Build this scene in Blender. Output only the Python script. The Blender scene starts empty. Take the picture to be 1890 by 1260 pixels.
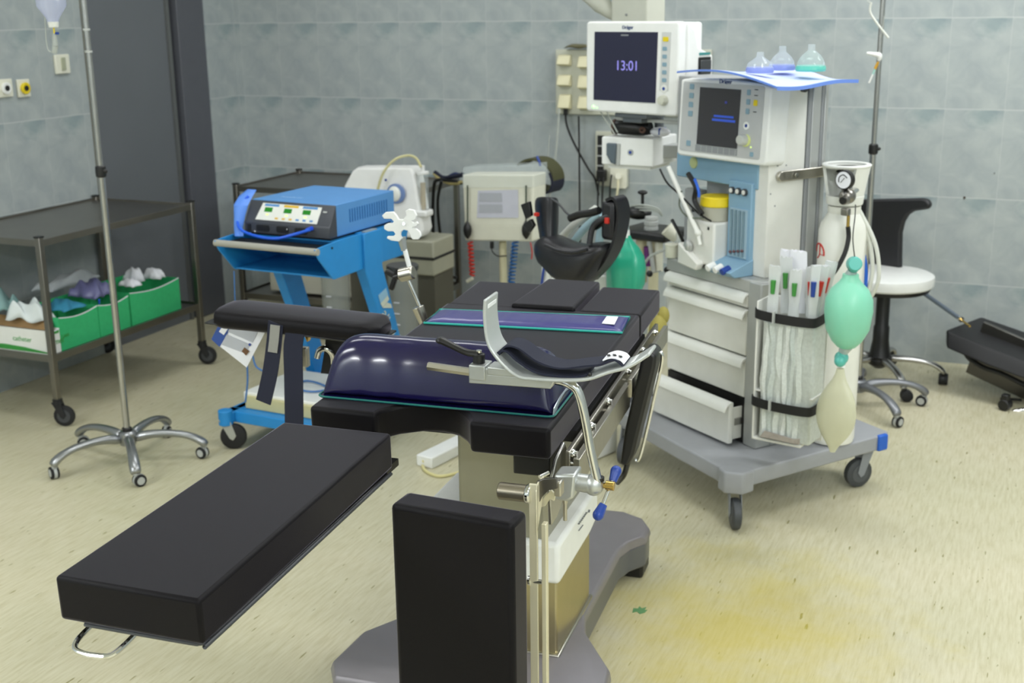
import bpy, bmesh, math, random
import numpy as np
from mathutils import Vector, Matrix, Euler
random.seed(4)
PI = math.pi
SC = bpy.context.scene
COL = SC.collection

# ------------------------------------------------------------------ camera
FPX, PITCH, ROLL, YAW, CAMH = 2260.0, .2678, -.013, -.4046, 1.666
_cp, _sp = math.cos(PITCH), math.sin(PITCH)
_F = np.array([0, _cp, -_sp]); _U = np.array([0, _sp, _cp]); _R = np.array([1., 0, 0])
_cr, _sr = math.cos(ROLL), math.sin(ROLL)
_R, _U = _cr*_R + _sr*_U, -_sr*_R + _cr*_U
_M = np.array([[math.cos(YAW), math.sin(YAW), 0], [-math.sin(YAW), math.cos(YAW), 0], [0, 0, 1]])
_F, _R, _U = _M @ _F, _M @ _R, _M @ _U
_C = np.array([0, 0, CAMH])
cd = bpy.data.cameras.new('camera'); cam = bpy.data.objects.new('camera', cd); COL.objects.link(cam)
cd.sensor_width = 36; cd.lens = FPX/1890*36; cd.clip_start = .05; cd.clip_end = 60
mw = Matrix.Identity(4)
for i in range(3):
    mw[i][0], mw[i][1], mw[i][2], mw[i][3] = _R[i], _U[i], -_F[i], _C[i]
cam.matrix_world = mw
cd.dof.use_dof = True; cd.dof.focus_distance = 2.25; cd.dof.aperture_fstop = 6.5
SC.camera = cam

# ------------------------------------------------------------------ world, exposure, ceiling light
w = bpy.data.worlds.new('world'); SC.world = w; w.use_nodes = True
w.node_tree.nodes['Background'].inputs[0].default_value = (.75, .85, 1, 1)
w.node_tree.nodes['Background'].inputs[1].default_value = .05
SC.view_settings.view_transform = 'Standard'; SC.view_settings.look = 'None'
SC.view_settings.exposure = -0.13; SC.view_settings.gamma = 1; SC.view_settings.use_curve_mapping = False
ROOM_H = 3.0
LAMPS = [(-2.9, 4.9, 14), (-.65, 4.9, 26), (-2.9, 3.1, 14), (-.9, 3.1, 18), (1.1, 4.6, 44), (1.1, 2.2, 18), (-3.55, .5, 45), (1.65, .6, 80), (-3.55, -2.2, 120), (1.65, -2.2, 125)]
for lx, ly, p in LAMPS:
    ld = bpy.data.lights.new('ceiling_lamp_light', 'AREA'); ld.shape = 'RECTANGLE'; ld.size = 1.15; ld.size_y = .5
    ld.energy = p; ld.color = (.955, .975, 1)
    lo = bpy.data.objects.new('ceiling_lamp_light', ld); COL.objects.link(lo); lo.location = (lx, ly, ROOM_H-.06)

# ------------------------------------------------------------------ pixel -> world (calculation of where things stand)
def ray(x, y): return _F + (x-945)/FPX*_R - (y-630)/FPX*_U
def pln(x, y, p, n):
    d = ray(x, y); return _C + ((np.asarray(p, float)-_C) @ n)/(d @ n)*d
def aX(x, y, X): return pln(x, y, (X, 0, 0), np.array([1., 0, 0]))
def aY(x, y, Y): return pln(x, y, (0, Y, 0), np.array([0, 1., 0]))
def aZ(x, y, Z): return pln(x, y, (0, 0, Z), np.array([0, 0, 1.]))
def aD(x, y, d): return _C + d*ray(x, y)

# ------------------------------------------------------------------ materials
def lin(c):
    if isinstance(c, str):
        c = [int(c[i:i+2], 16)/255 for i in (0, 2, 4)]
        c = [v/12.92 if v <= .04045 else ((v+.055)/1.055)**2.4 for v in c]
    return tuple(c)
_mc = {}
def mat(name, col, rough=.5, metal=0, spec=.5, trans=0, alpha=1, emit=0, noise=.06, nscale=18, bump=0, bscale=200, coat=0, sss=0, ecol=None):
    if name in _mc: return _mc[name]
    m = bpy.data.materials.new(name); m.use_nodes = True; nt = m.node_tree
    b = nt.nodes['Principled BSDF']; c = lin(col)
    b.inputs['Base Color'].default_value = (*c, 1)
    b.inputs['Roughness'].default_value = rough; b.inputs['Metallic'].default_value = metal
    b.inputs['Specular IOR Level'].default_value = spec
    b.inputs['Transmission Weight'].default_value = trans; b.inputs['Alpha'].default_value = alpha
    b.inputs['Coat Weight'].default_value = coat
    if sss: b.inputs['Subsurface Weight'].default_value = sss; b.inputs['Subsurface Radius'].default_value = (.02, .02, .02)
    if emit:
        b.inputs['Emission Color'].default_value = (*lin(ecol or col), 1); b.inputs['Emission Strength'].default_value = emit
    tc = nt.nodes.new('ShaderNodeTexCoord')
    if noise:
        n = nt.nodes.new('ShaderNodeTexNoise'); n.inputs['Scale'].default_value = nscale; n.inputs['Detail'].default_value = 3
        mx = nt.nodes.new('ShaderNodeMix'); mx.data_type = 'RGBA'
        mx.inputs[6].default_value = (*[v*(1-noise) for v in c], 1); mx.inputs[7].default_value = (*[min(1, v*(1+noise)) for v in c], 1)
        nt.links.new(tc.outputs['Object'], n.inputs['Vector']); nt.links.new(n.outputs['Fac'], mx.inputs[0])
        nt.links.new(mx.outputs[2], b.inputs['Base Color'])
    if bump:
        n2 = nt.nodes.new('ShaderNodeTexNoise'); n2.inputs['Scale'].default_value = bscale
        bp = nt.nodes.new('ShaderNodeBump'); bp.inputs['Strength'].default_value = bump; bp.inputs['Distance'].default_value = .002
        nt.links.new(tc.outputs['Object'], n2.inputs['Vector']); nt.links.new(n2.outputs['Fac'], bp.inputs['Height'])
        nt.links.new(bp.outputs['Normal'], b.inputs['Normal'])
    _mc[name] = m; return m

VINYL = mat('black_vinyl', '0c0a0d', .48, noise=.05, bump=.12, bscale=900, spec=.15)
VINYL.node_tree.nodes['Principled BSDF'].inputs['Sheen Weight'].default_value = .22
VINYL.node_tree.nodes['Principled BSDF'].inputs['Sheen Roughness'].default_value = .35
VINYL.node_tree.nodes['Principled BSDF'].inputs['Sheen Tint'].default_value = (.9, .84, 1, 1)
BLK = mat('black_plastic', '161616', .4)
BLKM = mat('black_matte', '1a1a1b', .7)
RUB = mat('dark_rubber', '222324', .6)
STEEL = mat('brushed_steel', 'b9b5aa', .3, 1, noise=.08, nscale=40)
CHROME = mat('chrome', 'd8d8d6', .1, 1, noise=0)
CHROMED = mat('worn_chrome', 'b4b3b0', .25, 1, noise=.08)
ALU = mat('satin_aluminium', 'c3c6c4', .4, .85)
ALUP = mat('silver_lacquer', 'b9bdbb', .35, .3)
DSTEEL = mat('dark_steel', '6e6c68', .35, 1)
TSTEEL = mat('trolley_steel', '8f8b84', .34, 1, noise=.15, nscale=6)
WHITE = mat('white_plastic', 'f2f3f0', .4)
CREAM = mat('cream_plastic', 'e6e5d4', .5)
CREAMY = mat('cream_yellow', 'dcd6b4', .5)
OFFW = mat('offwhite_paint', 'e9eae4', .45)
LGREY = mat('light_grey_paint', 'b6b9b6', .5)
GREY = mat('mid_grey_paint', '8f9294', .5)
BASEG = mat('table_base_grey', '837f83', .38, .25)
DGREY = mat('dark_grey_plastic', '3c3e41', .45)
BLUE = mat('cart_blue', '2388cc', .45, noise=.08)
BLUET = mat('generator_blue', '5590cc', .5)
NAVY = mat('navy_strap', '171b30', .8, bump=.3, bscale=1500)
NAVYB = mat('navy_gel_vinyl', '17133f', .17, spec=.5, noise=.1, coat=.12)
PURP = mat('purple_blue_vinyl', '3a3776', .28, spec=.6, noise=.08, coat=.2)
TEAL = mat('teal_seam', '35b3a4', .35)
KNOBB = mat('blue_knob', '1e3f94', .35)
BRASS = mat('brass', 'c8a860', .25, 1)
YEL = mat('signal_yellow', 'e8cf1e', .4)
RED = mat('signal_red', 'c22b1f', .45)
PAPER = mat('paper_white', 'e9eaf0', .7)
PAPERG = mat('paper_print', 'b3b6be', .7)
GLASS = mat('clear_plastic', 'e8f2f4', .08, trans=.0, alpha=.22, noise=0, spec=.8)
HOSEW = mat('white_hose', 'd8dad2', .4)
HOSEG = mat('translucent_hose', 'c6cbc4', .25, alpha=.6, noise=0)
GREENB = mat('green_silicone', '8fdcbf', .35, alpha=.9, noise=.05, sss=.2)
LBLUE = mat('panel_light_blue', '86abc4', .5)
DRAPE = mat('blue_drape', '6f94ea', .7)
DRAPEW = mat('drape_top', 'c3cff4', .7)
BGREEN = mat('box_green', '35b472', .6, noise=.12, nscale=60)

# ------------------------------------------------------------------ mesh builder
def frame_of(d):
    d = Vector(d).normalized(); a = Vector((0, 0, 1)) if abs(d.z) < .9 else Vector((1, 0, 0))
    x = a.cross(d).normalized(); return x, d.cross(x), d
def spline(pts, n=8, closed=False):
    P = [Vector(tuple(p)) for p in pts]
    if len(P) < 3 or n <= 1: return P
    out = []; N = len(P); rng = range(N if closed else N-1)
    for i in rng:
        g = (lambda k: P[k % N]) if closed else (lambda k: P[max(0, min(N-1, k))])
        a, b, c, d = g(i-1), g(i), g(i+1), g(i+2)
        for j in range(n):
            t = j/n
            out.append(.5*((2*b)+(c-a)*t+(2*a-5*b+4*c-d)*t*t+(3*b-a-3*c+d)*t**3))
    if not closed: out.append(P[-1])
    return out
class MB:
    def __init__(s): s.bm = bmesh.new()
    def _box(s, lo, hi, f=None):
        f = f or (lambda p: p)
        v = [s.bm.verts.new(tuple(f(Vector(((lo, hi)[i][0], (lo, hi)[j][1], (lo, hi)[k][2]))))) for i in (0, 1) for j in (0, 1) for k in (0, 1)]
        for q in ((0, 1, 3, 2), (4, 6, 7, 5), (0, 4, 5, 1), (2, 3, 7, 6), (0, 2, 6, 4), (1, 5, 7, 3)): s.bm.faces.new([v[i] for i in q])
        return s
    def bx(s, x0, x1, y0, y1, z0, z1): return s._box((min(x0, x1), min(y0, y1), min(z0, z1)), (max(x0, x1), max(y0, y1), max(z0, z1)))
    def box(s, c, size, rot=(0, 0, 0)):
        R = Euler(rot).to_matrix(); c = Vector(tuple(c)); h = Vector(size)/2
        return s._box(-h, h, lambda p: R @ p + c)
    def bar(s, p0, p1, wd, th, up=(0, 0, 1)):
        p0 = Vector(tuple(p0)); p1 = Vector(tuple(p1)); d = (p1-p0).normalized(); x = d.cross(Vector(up))
        x = x.normalized() if x.length > 1e-4 else Vector((1, 0, 0)); y = x.cross(d)
        return s._box(Vector((-wd/2, -th/2, 0)), Vector((wd/2, th/2, (p1-p0).length)), lambda p: p0+x*p.x+y*p.y+d*p.z)
    def rings(s, R, close_u=True, cap=True):
        vs = [[s.bm.verts.new(tuple(p)) for p in r] for r in R]
        n = len(vs[0])
        for a, b in zip(vs, vs[1:]):
            for i in range(n if close_u else n-1):
                try: s.bm.faces.new((a[i], a[(i+1) % n], b[(i+1) % n], b[i]))
                except ValueError: pass
        if cap and close_u:
            s.bm.faces.new(list(reversed(vs[0]))); s.bm.faces.new(vs[-1])
        return s
    def cyl(s, p0, p1, r0, r1=None, n=20):
        p0 = Vector(tuple(p0)); p1 = Vector(tuple(p1)); r1 = r0 if r1 is None else r1; x, y, d = frame_of(p1-p0)
        return s.rings([[p+(x*math.cos(2*PI*i/n)+y*math.sin(2*PI*i/n))*max(r, 1e-5) for i in range(n)] for p, r in ((p0, r0), (p1, r1))])
    def lathe(s, prof, o=(0, 0, 0), axis=(0, 0, 1), n=28, sy=1):
        o = Vector(tuple(o)); x, y, d = frame_of(axis)
        return s.rings([[o+d*h+(x*math.cos(2*PI*i/n)+y*math.sin(2*PI*i/n)*sy)*max(r, 1e-5) for i in range(n)] for r, h in prof])
    def tube(s, pts, r, n=10, k=8, closed=False, flat=1):
        P = spline(pts, k, closed); m = len(P); rr = r if isinstance(r, (list, tuple)) else None; R = []; px = None
        for i, p in enumerate(P):
            a = P[i-1] if (i or closed) else P[0]; b = P[(i+1) % m] if (i < m-1 or closed) else P[-1]
            d = (b-a).normalized() if (b-a).length > 1e-9 else Vector((0, 0, 1))
            if px is None: px = frame_of(d)[0]
            px = (px-d*px.dot(d)); px = px.normalized() if px.length > 1e-6 else frame_of(d)[0]; py = d.cross(px)
            q = r if rr is None else np.interp(i/(m-1)*(len(rr)-1), range(len(rr)), rr)
            R.append([p+(px*math.cos(2*PI*j/n)+py*flat*math.sin(2*PI*j/n))*q for j in range(n)])
        if closed: R.append(R[0]); return s.rings(R, cap=False)
        return s.rings(R)
    def ribbon(s, pts, width, th=.003, k=8):
        """flat band: pts centre line, width a vector"""
        P = spline(pts, k); w = Vector(tuple(width))/2; R = []
        for i, p in enumerate(P):
            d = (P[min(i+1, len(P)-1)]-P[max(i-1, 0)]).normalized(); nn = d.cross(w).normalized()*th/2
            R.append([p-w-nn, p+w-nn, p+w+nn, p-w+nn])
        return s.rings(R)
    def prism(s, poly, h0, h1, f=None):
        f = f or (lambda a, b, h: (a, b, h))
        lo = [s.bm.verts.new(tuple(f(a, b, h0))) for a, b in poly]; hi = [s.bm.verts.new(tuple(f(a, b, h1))) for a, b in poly]
        s.bm.faces.new(list(reversed(lo))); s.bm.faces.new(hi); n = len(poly)
        for i in range(n): s.bm.faces.new((lo[i], lo[(i+1) % n], hi[(i+1) % n], hi[i]))
        return s
    def sph(s, c, r, nu=20, nv=12, rot=(0, 0, 0)):
        c = Vector(tuple(c)); r = Vector((r, r, r)) if not hasattr(r, '__len__') else Vector(r); M_ = Euler(rot).to_matrix(); R = []
        for j in range(nv+1):
            t = PI*j/nv; R.append([c+M_ @ Vector((r.x*max(math.sin(t), 1e-4)*math.cos(2*PI*i/nu), r.y*max(math.sin(t), 1e-4)*math.sin(2*PI*i/nu), -r.z*math.cos(t))) for i in range(nu)])
        return s.rings(R)
    def build(s, name, m, par=None, bev=0, sub=0, loc=None, rot=None, seg=2, sharp=35, flat=False):
        bm = s.bm; bmesh.ops.remove_doubles(bm, verts=bm.verts, dist=1e-6)
        bmesh.ops.recalc_face_normals(bm, faces=bm.faces)
        me = bpy.data.meshes.new(name); bm.to_mesh(me); bm.free()
        me.polygons.foreach_set('use_smooth', [not flat]*len(me.polygons))
        if not flat: me.set_sharp_from_angle(angle=math.radians(sharp if not sub else 180))
        me.materials.append(m)
        o = bpy.data.objects.new(name, me); COL.objects.link(o)
        if par is not None: o.parent = par.o if isinstance(par, Th) else par
        if loc is not None: o.location = loc
        if rot is not None: o.rotation_euler = rot
        if bev:
            b = o.modifiers.new('bevel', 'BEVEL'); b.width = bev; b.segments = seg; b.limit_method = 'ANGLE'; b.angle_limit = math.radians(40)
            try: me.set_sharp_from_angle(angle=math.radians(80))
            except Exception: pass
        if sub:
            b = o.modifiers.new('subsurf', 'SUBSURF'); b.levels = sub; b.render_levels = sub
        return o
def tag(o, label, cat, group=None, kind=None):
    if isinstance(o, Th): o = o.o
    o['label'] = label
    if cat: o['category'] = cat
    if group: o['group'] = group
    if kind: o['kind'] = kind
    return o
class Th:
    """a thing: an Empty at its base with its own frame (u right, v back, w up)"""
    def __init__(s, name, label, cat, loc=(0, 0, 0), deg=0, group=None):
        s.o = bpy.data.objects.new(name, None); COL.objects.link(s.o); s.o.location = loc; s.o.rotation_euler = (0, 0, math.radians(deg))
        s.o.empty_display_size = .1
        a = math.radians(deg); s.p = np.array(loc, float); s.u = np.array([math.cos(a), math.sin(a), 0]); s.v = np.array([-math.sin(a), math.cos(a), 0]); s.w = np.array([0, 0, 1.])
        tag(s.o, label, cat, group)
    def L(s, P): d = np.asarray(tuple(P), float)-s.p; return Vector((d @ s.u, d @ s.v, d @ s.w))
    def V(s, x, y, h): return s.L(pln(x, y, s.p+h*s.v, s.v))
    def U(s, x, y, h): return s.L(pln(x, y, s.p+h*s.u, s.u))
    def W(s, x, y, h): return s.L(pln(x, y, s.p+h*s.w, s.w))
    def G(s, a, b, c): return s.p+a*s.u+b*s.v+c*s.w
def struct(name, mb, m, label, par=None, **k):
    o = mb.build(name, m, par, **k); o['kind'] = 'structure'; o['label'] = label; return o
def text(name, body, size, m, par, loc, rot, ext=.0006, align='CENTER', label=None, space=1, shear=0):
    cu = bpy.data.curves.new(name, 'FONT'); cu.body = body; cu.size = size; cu.extrude = ext; cu.align_x = align; cu.align_y = 'CENTER'
    cu.space_character = space; cu.shear = shear
    t = bpy.data.objects.new(name, cu); me = bpy.data.meshes.new_from_object(t); bpy.data.objects.remove(t)
    me.materials.clear(); me.materials.append(m)
    o = bpy.data.objects.new(name, me); COL.objects.link(o); o.parent = par.o if isinstance(par, Th) else par
    o.location = loc; o.rotation_euler = rot
    if label: o['label'] = label
    return o
def rrect(x0, x1, y0, y1, r, n=5):
    out = []
    for cx, cy, a0 in ((x1-r, y1-r, 0), (x0+r, y1-r, 90), (x0+r, y0+r, 180), (x1-r, y0+r, 270)):
        for i in range(n+1):
            a = math.radians(a0+90*i/n); out.append((cx+r*math.cos(a), cy+r*math.sin(a)))
    return out
FXZ = lambda y: (lambda a, b, h: (a, y+h, b))     # polygon in the u-w plane, thickness along v

# ================================================================== THE ROOM
def tile_material():
    m = bpy.data.materials.new('marbled_wall_tiles'); m.use_nodes = True; nt = m.node_tree; N = nt.nodes; L = nt.links
    b = N['Principled BSDF']
    def math_(op, a, b_=None, c=None):
        n = N.new('ShaderNodeMath'); n.operation = op
        for i, v in enumerate((a, b_, c)):
            if v is None: continue
            if isinstance(v, (int, float)): n.inputs[i].default_value = v
            else: L.new(v, n.inputs[i])
        return n.outputs[0]
    tc = N.new('ShaderNodeTexCoord'); sp = N.new('ShaderNodeSeparateXYZ'); L.new(tc.outputs['UV'], sp.inputs[0])
    u = math_('DIVIDE', sp.outputs[0], .2529); v = math_('DIVIDE', sp.outputs[1], .40)
    fu = math_('FRACT', u); fv = math_('FRACT', v)
    cb = N.new('ShaderNodeCombineXYZ'); L.new(fu, cb.inputs[0]); L.new(math_('MULTIPLY', fv, 1.6), cb.inputs[1])
    n1 = N.new('ShaderNodeTexNoise'); n1.inputs['Scale'].default_value = 2.2; n1.inputs['Detail'].default_value = 5; n1.inputs['Roughness'].default_value = .55; n1.inputs['Distortion'].default_value = .6
    L.new(cb.outputs[0], n1.inputs['Vector'])
    n3 = N.new('ShaderNodeTexNoise'); n3.inputs['Scale'].default_value = 1.1; L.new(tc.outputs['UV'], n3.inputs['Vector'])
    cr = N.new('ShaderNodeValToRGB'); cr.color_ramp.elements[0].position = .32; cr.color_ramp.elements[0].color = (*lin('9ca4a7'), 1)
    cr.color_ramp.elements[1].position = .62; cr.color_ramp.elements[1].color = (*lin('aeb5b4'), 1); L.new(n1.outputs['Fac'], cr.inputs[0])
    # darker teal cloud near the top right of every tile
    du = math_('SUBTRACT', fu, .68); dv = math_('MULTIPLY', math_('SUBTRACT', fv, .93), 1.9)
    dist = math_('SQRT', math_('ADD', math_('MULTIPLY', du, du), math_('MULTIPLY', dv, dv)))
    k = math_('SMOOTH_MIN', 1.0, math_('MAXIMUM', 0, math_('SUBTRACT', 1, math_('ADD', math_('MULTIPLY', dist, 2.9), math_('MULTIPLY', math_('SUBTRACT', n1.outputs['Fac'], .5), 1.4)))), .1)
    n2 = N.new('ShaderNodeTexNoise'); n2.inputs['Scale'].default_value = 7; L.new(cb.outputs[0], n2.inputs['Vector'])
    k = math_('MINIMUM', math_('MULTIPLY', k, math_('MULTIPLY', n2.outputs['Fac'], 1.9)), .55)
    mx = N.new('ShaderNodeMix'); mx.data_type = 'RGBA'; L.new(k, mx.inputs[0]); L.new(cr.outputs[0], mx.inputs[6]); mx.inputs[7].default_value = (*lin('748a90'), 1)
    # grout
    eu = math_('MINIMUM', fu, math_('SUBTRACT', 1, fu)); ev = math_('MINIMUM', fv, math_('SUBTRACT', 1, fv))
    g = math_('MAXIMUM', math_('MULTIPLY', math_('LESS_THAN', eu, .008), .42), math_('LESS_THAN', ev, .0055))
    m2 = N.new('ShaderNodeMix'); m2.data_type = 'RGBA'; L.new(math_('MULTIPLY', g, .62), m2.inputs[0]); L.new(mx.outputs[2], m2.inputs[6]); m2.inputs[7].default_value = (*lin('cacdca'), 1)
    L.new(m2.outputs[2], b.inputs['Base Color']); b.inputs['Roughness'].default_value = .38
    bp = N.new('ShaderNodeBump'); bp.inputs['Strength'].default_value = .15; bp.inputs['Distance'].default_value = .002; bp.invert = True
    L.new(g, bp.inputs['Height']); L.new(bp.outputs[0], b.inputs['Normal'])
    return m
TILE = tile_material()
def wall(name, p0, p1, z0, z1, u0, u1, thick, label, zoff=-.012):
    """a vertical slab from p0 to p1; UVs in metres along it and up"""
    p0 = Vector((*p0, 0)); p1 = Vector((*p1, 0)); d = (p1-p0).normalized(); n = Vector((d.y, -d.x, 0))*thick
    bm = bmesh.new(); uvl = bm.loops.layers.uv.new('UVMap')
    q = []
    for off in (Vector(), n):
        q.append([bm.verts.new(p0+off+Vector((0, 0, z0))), bm.verts.new(p1+off+Vector((0, 0, z0))), bm.verts.new(p1+off+Vector((0, 0, z1))), bm.verts.new(p0+off+Vector((0, 0, z1)))])
    f = bm.faces.new(q[0]); bm.faces.new(list(reversed(q[1])))
    for i in range(4): bm.faces.new((q[0][i], q[0][(i+1) % 4], q[1][(i+1) % 4], q[1][i]))
    uvs = [(u0, z0-zoff), (u1, z0-zoff), (u1, z1-zoff), (u0, z1-zoff)]
    for l, uv in zip(f.loops, uvs): l[uvl].uv = uv
    for ff in bm.faces:
        if ff is not f:
            for l in ff.loops: l[uvl].uv = (l.vert.co.x+l.vert.co.y, l.vert.co.z-zoff)
    me = bpy.data.meshes.new(name); bm.to_mesh(me); bm.free(); me.materials.append(TILE)
    o = bpy.data.objects.new(name, me); COL.objects.link(o); o['kind'] = 'structure'; o['label'] = label; return o
XL, XR, YB, YF = -4.227, 2.3, 5.956, -3.2
wall('wall_back', (XL, YB), (XR, YB), 0, ROOM_H, XL+4.192, XR+4.192, -.12, 'blue grey marbled tile wall behind the equipment')
wl = lambda n, y0, y1, z0, z1, lab: wall(n, (XL, y0), (XL, y1), z0, z1, y0-4.176, y1-4.176, -.12, lab)
wl('wall_left', YF, 4.735, 0, ROOM_H, 'blue grey tile wall left of the grey door')
wl('wall_left_corner', 5.66, YB, 0, ROOM_H, 'narrow strip of tile wall between door frame and corner')
wl('wall_left_over_door', 4.735, 5.66, 2.2, ROOM_H, 'tile wall above the grey door')
wall('wall_right', (XR, YB), (XR, YF), 0, ROOM_H, 0, YB-YF, -.12, 'tile wall on the right side of the room')
wall('wall_front', (XR, YF), (XL, YF), 0, ROOM_H, 0, XR-XL, -.12, 'tile wall behind the camera')
struct('ceiling', MB().bx(XL-.1, XR+.1, YF-.1, YB+.1, ROOM_H, ROOM_H+.1), mat('ceiling_paint', 'dcdedb', .8), 'white painted ceiling')
DOORG = mat('door_grey', '6a6e73', .5, noise=.08, nscale=3)
DOORD = mat('door_frame_grey', '595b62', .5)
GAP = mat('door_gap_black', '0c0c0e', .8)
d = MB().bx(XL-.08, XL-.025, 4.74, 5.40, 0, 2.2).build('door_1', DOORG); d['kind'] = 'structure'; d['label'] = 'grey sliding door panel in the left wall'
struct('door_frame', MB().bx(XL-.1, XL+.012, 5.435, 5.662, 0, 2.2), DOORD, 'dark grey door frame post right of the grey door', bev=.004)
struct('trim_1', MB().bx(XL-.10, XL-.045, 5.395, 5.44, 0, 2.2), GAP, 'dark shadow gap beside the door')
struct('trim_2', MB().bx(XL-.07, XL-.012, 5.378, 5.402, 0, 2.2), mat('door_edge_metal', '7f8180', .4, .6), 'metal edge strip of the door')
struct('trim_3', MB().bx(XL-.03, XL+.006, 4.728, 4.752, 0, 2.2), mat('tile_edge_metal', '8a887c', .4, .5), 'metal edge strip beside the tiles')

def floor_material():
    m = bpy.data.materials.new('streaked_yellow_vinyl_floor'); m.use_nodes = True; nt = m.node_tree; N = nt.nodes; L = nt.links
    b = N['Principled BSDF']; tc = N.new('ShaderNodeTexCoord')
    def noise(sc, scale=(1, 1, 1), det=4, ro=.5):
        mp = N.new('ShaderNodeMapping'); mp.inputs['Scale'].default_value = scale; L.new(tc.outputs['Object'], mp.inputs['Vector'])
        n = N.new('ShaderNodeTexNoise'); n.inputs['Scale'].default_value = sc; n.inputs['Detail'].default_value = det; n.inputs['Roughness'].default_value = ro
        L.new(mp.outputs[0], n.inputs['Vector']); return n.outputs['Fac']
    def ramp(f, *st):
        r = N.new('ShaderNodeValToRGB'); e = r.color_ramp.elements
        while len(e) < len(st): e.new(.5)
        for el, (p, c) in zip(e, st): el.position = p; el.color = (*(lin(c) if isinstance(c, str) else c), 1)
        L.new(f, r.inputs[0]); return r.outputs[0]
    def mix(f, a, c, mode='MIX'):
        x = N.new('ShaderNodeMix'); x.data_type = 'RGBA'; x.blend_type = mode
        for i, v in ((0, f), (6, a), (7, c)):
            if isinstance(v, (int, float)): x.inputs[i].default_value = v
            elif isinstance(v, tuple): x.inputs[i].default_value = (*v, 1)
            else: L.new(v, x.inputs[i])
        return x.outputs[2]
    base = ramp(noise(22, (5, .45, 1), 5, .6), (.33, 'bdb697'), (.5, 'c8c2a7'), (.68, 'cfcab2'))
    big = ramp(noise(1.3, (1, 1, 1), 3), (.35, (.94, .95, .9)), (.65, (1.03, 1.02, 1.0)))
    c = mix(1, base, big, 'MULTIPLY')
    # dark flecks along the grain
    fl = ramp(noise(26, (3.2, .55, 1), 2, .4), (.70, (0, 0, 0)), (.745, (1, 1, 1)))
    c = mix(fl, c, lin('8b8455'))
    # iodine stain near the table foot
    vm = N.new('ShaderNodeVectorMath'); vm.operation = 'SUBTRACT'; L.new(tc.outputs['Object'], vm.inputs[0]); vm.inputs[1].default_value = (-.64, 3.02, 0)
    sc_ = N.new('ShaderNodeVectorMath'); sc_.operation = 'MULTIPLY'; L.new(vm.outputs[0], sc_.inputs[0]); sc_.inputs[1].default_value = (2.1, 1.7, 1)
    ln = N.new('ShaderNodeVectorMath'); ln.operation = 'LENGTH'; L.new(sc_.outputs[0], ln.inputs[0])
    ad = N.new('ShaderNodeMath'); ad.operation = 'MULTIPLY_ADD'; L.new(noise(5, (1, 1, 1), 5, .65), ad.inputs[0]); ad.inputs[1].default_value = -1.7; L.new(ln.outputs['Value'], ad.inputs[2])
    st = ramp(ad.outputs[0], (0.0, (1, 1, 1)), (.0, (1, 1, 1)), (.42, (0, 0, 0)))
    mr = N.new('ShaderNodeMapRange'); L.new(ad.outputs[0], mr.inputs[0]); mr.inputs[1].default_value = -.75; mr.inputs[2].default_value = .25; mr.inputs[3].default_value = .6; mr.inputs[4].default_value = 0
    c = mix(mr.outputs[0], c, lin('c3b135'))
    L.new(c, b.inputs['Base Color']); b.inputs['Roughness'].default_value = .34; b.inputs['Specular IOR Level'].default_value = .4
    bp = N.new('ShaderNodeBump'); bp.inputs['Strength'].default_value = .05; L.new(noise(60, (2, .6, 1)), bp.inputs['Height']); L.new(bp.outputs[0], b.inputs['Normal'])
    return m
fl = struct('floor', MB().bx(XL-.1, XR+.1, YF-.1, YB+.1, -.1, 0), floor_material(), 'yellowish streaked vinyl floor')
pc = aZ(1180, 1127, 0)
MB().prism([(pc[0]+a*1.25, pc[1]+b_*1.3) for a, b_ in [(-.012, -.014), (-.004, -.006), (.006, -.014), (.014, -.004), (.016, .010), (.010, .007), (.010, .022), (.002, .012), (-.006, .020), (-.006, .008), (-.016, .006)]], .0002, .0012).build('green_chip', mat('floor_chip_green', '5f8f5c', .6), fl)['label'] = 'green patch where the floor surface is chipped off'
for hx, hy, r in ((1780, 364.5, .0055), (1835.5, 319, .0025)):
    p = aY(hx, hy, YB); o = MB().cyl((p[0], YB-.004, p[2]), (p[0], YB+.001, p[2]), r, n=12).build('screw_plug', mat('brown_plug', '3a2a1c', .7)); tag(o, 'small dark brown screw plug in the tile wall beside the chair back' if r > .004 else 'tiny dark speck of a screw in the right hand tiles', 'screw')

# ceiling lamps (fixtures)
for i, (lx, ly, p) in enumerate(LAMPS):
    f = MB().bx(lx-.62, lx+.62, ly-.3, ly+.3, ROOM_H-.05, ROOM_H-.001).build('ceiling_lamp', WHITE); tag(f, 'flat white ceiling lamp panel', 'ceiling lamp', 'ceiling lamps')

# wall fittings, left wall
def plate_left(name, px0, py0, px1, py1, label, cat, group=None):
    a = aX(px0, py0, XL); b = aX(px1, py1, XL)
    t = Th(name, label, cat, (XL, (a[1]+b[1])/2, (a[2]+b[2])/2), 90, group)   # u runs along +Y (to the right in view), v points into the wall
    return t, abs(b[1]-a[1]), abs(a[2]-b[2])
for k, (x0, x1, col, lab) in enumerate(((-11, 22, WHITE, 'cream gas outlet plate with a white ring, left of the yellow one'), (28, 54, YEL, 'cream gas outlet plate with a yellow ring'))):
    t, wd, ht = plate_left('gas_outlet', x0, 147, x1, 178, lab, 'gas outlet', 'gas outlets on the left wall')
    MB().bx(-wd/2, wd/2, -.012, 0, -ht/2, ht/2).build('plate', CREAM, t, bev=.003)
    MB().lathe([(.024, .0), (.026, .012), (.02, .014), (.014, .012)], (0, -.012, 0), (0, -1, 0)).build('ring', col, t)
    MB().cyl((0, -.012, 0), (0, -.028, 0), .012).build('socket', BLK, t)
t, wd, ht = plate_left('light_switch', 97, 101, 127, 135, 'cream light switch on the left tile wall', 'switch')
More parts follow.
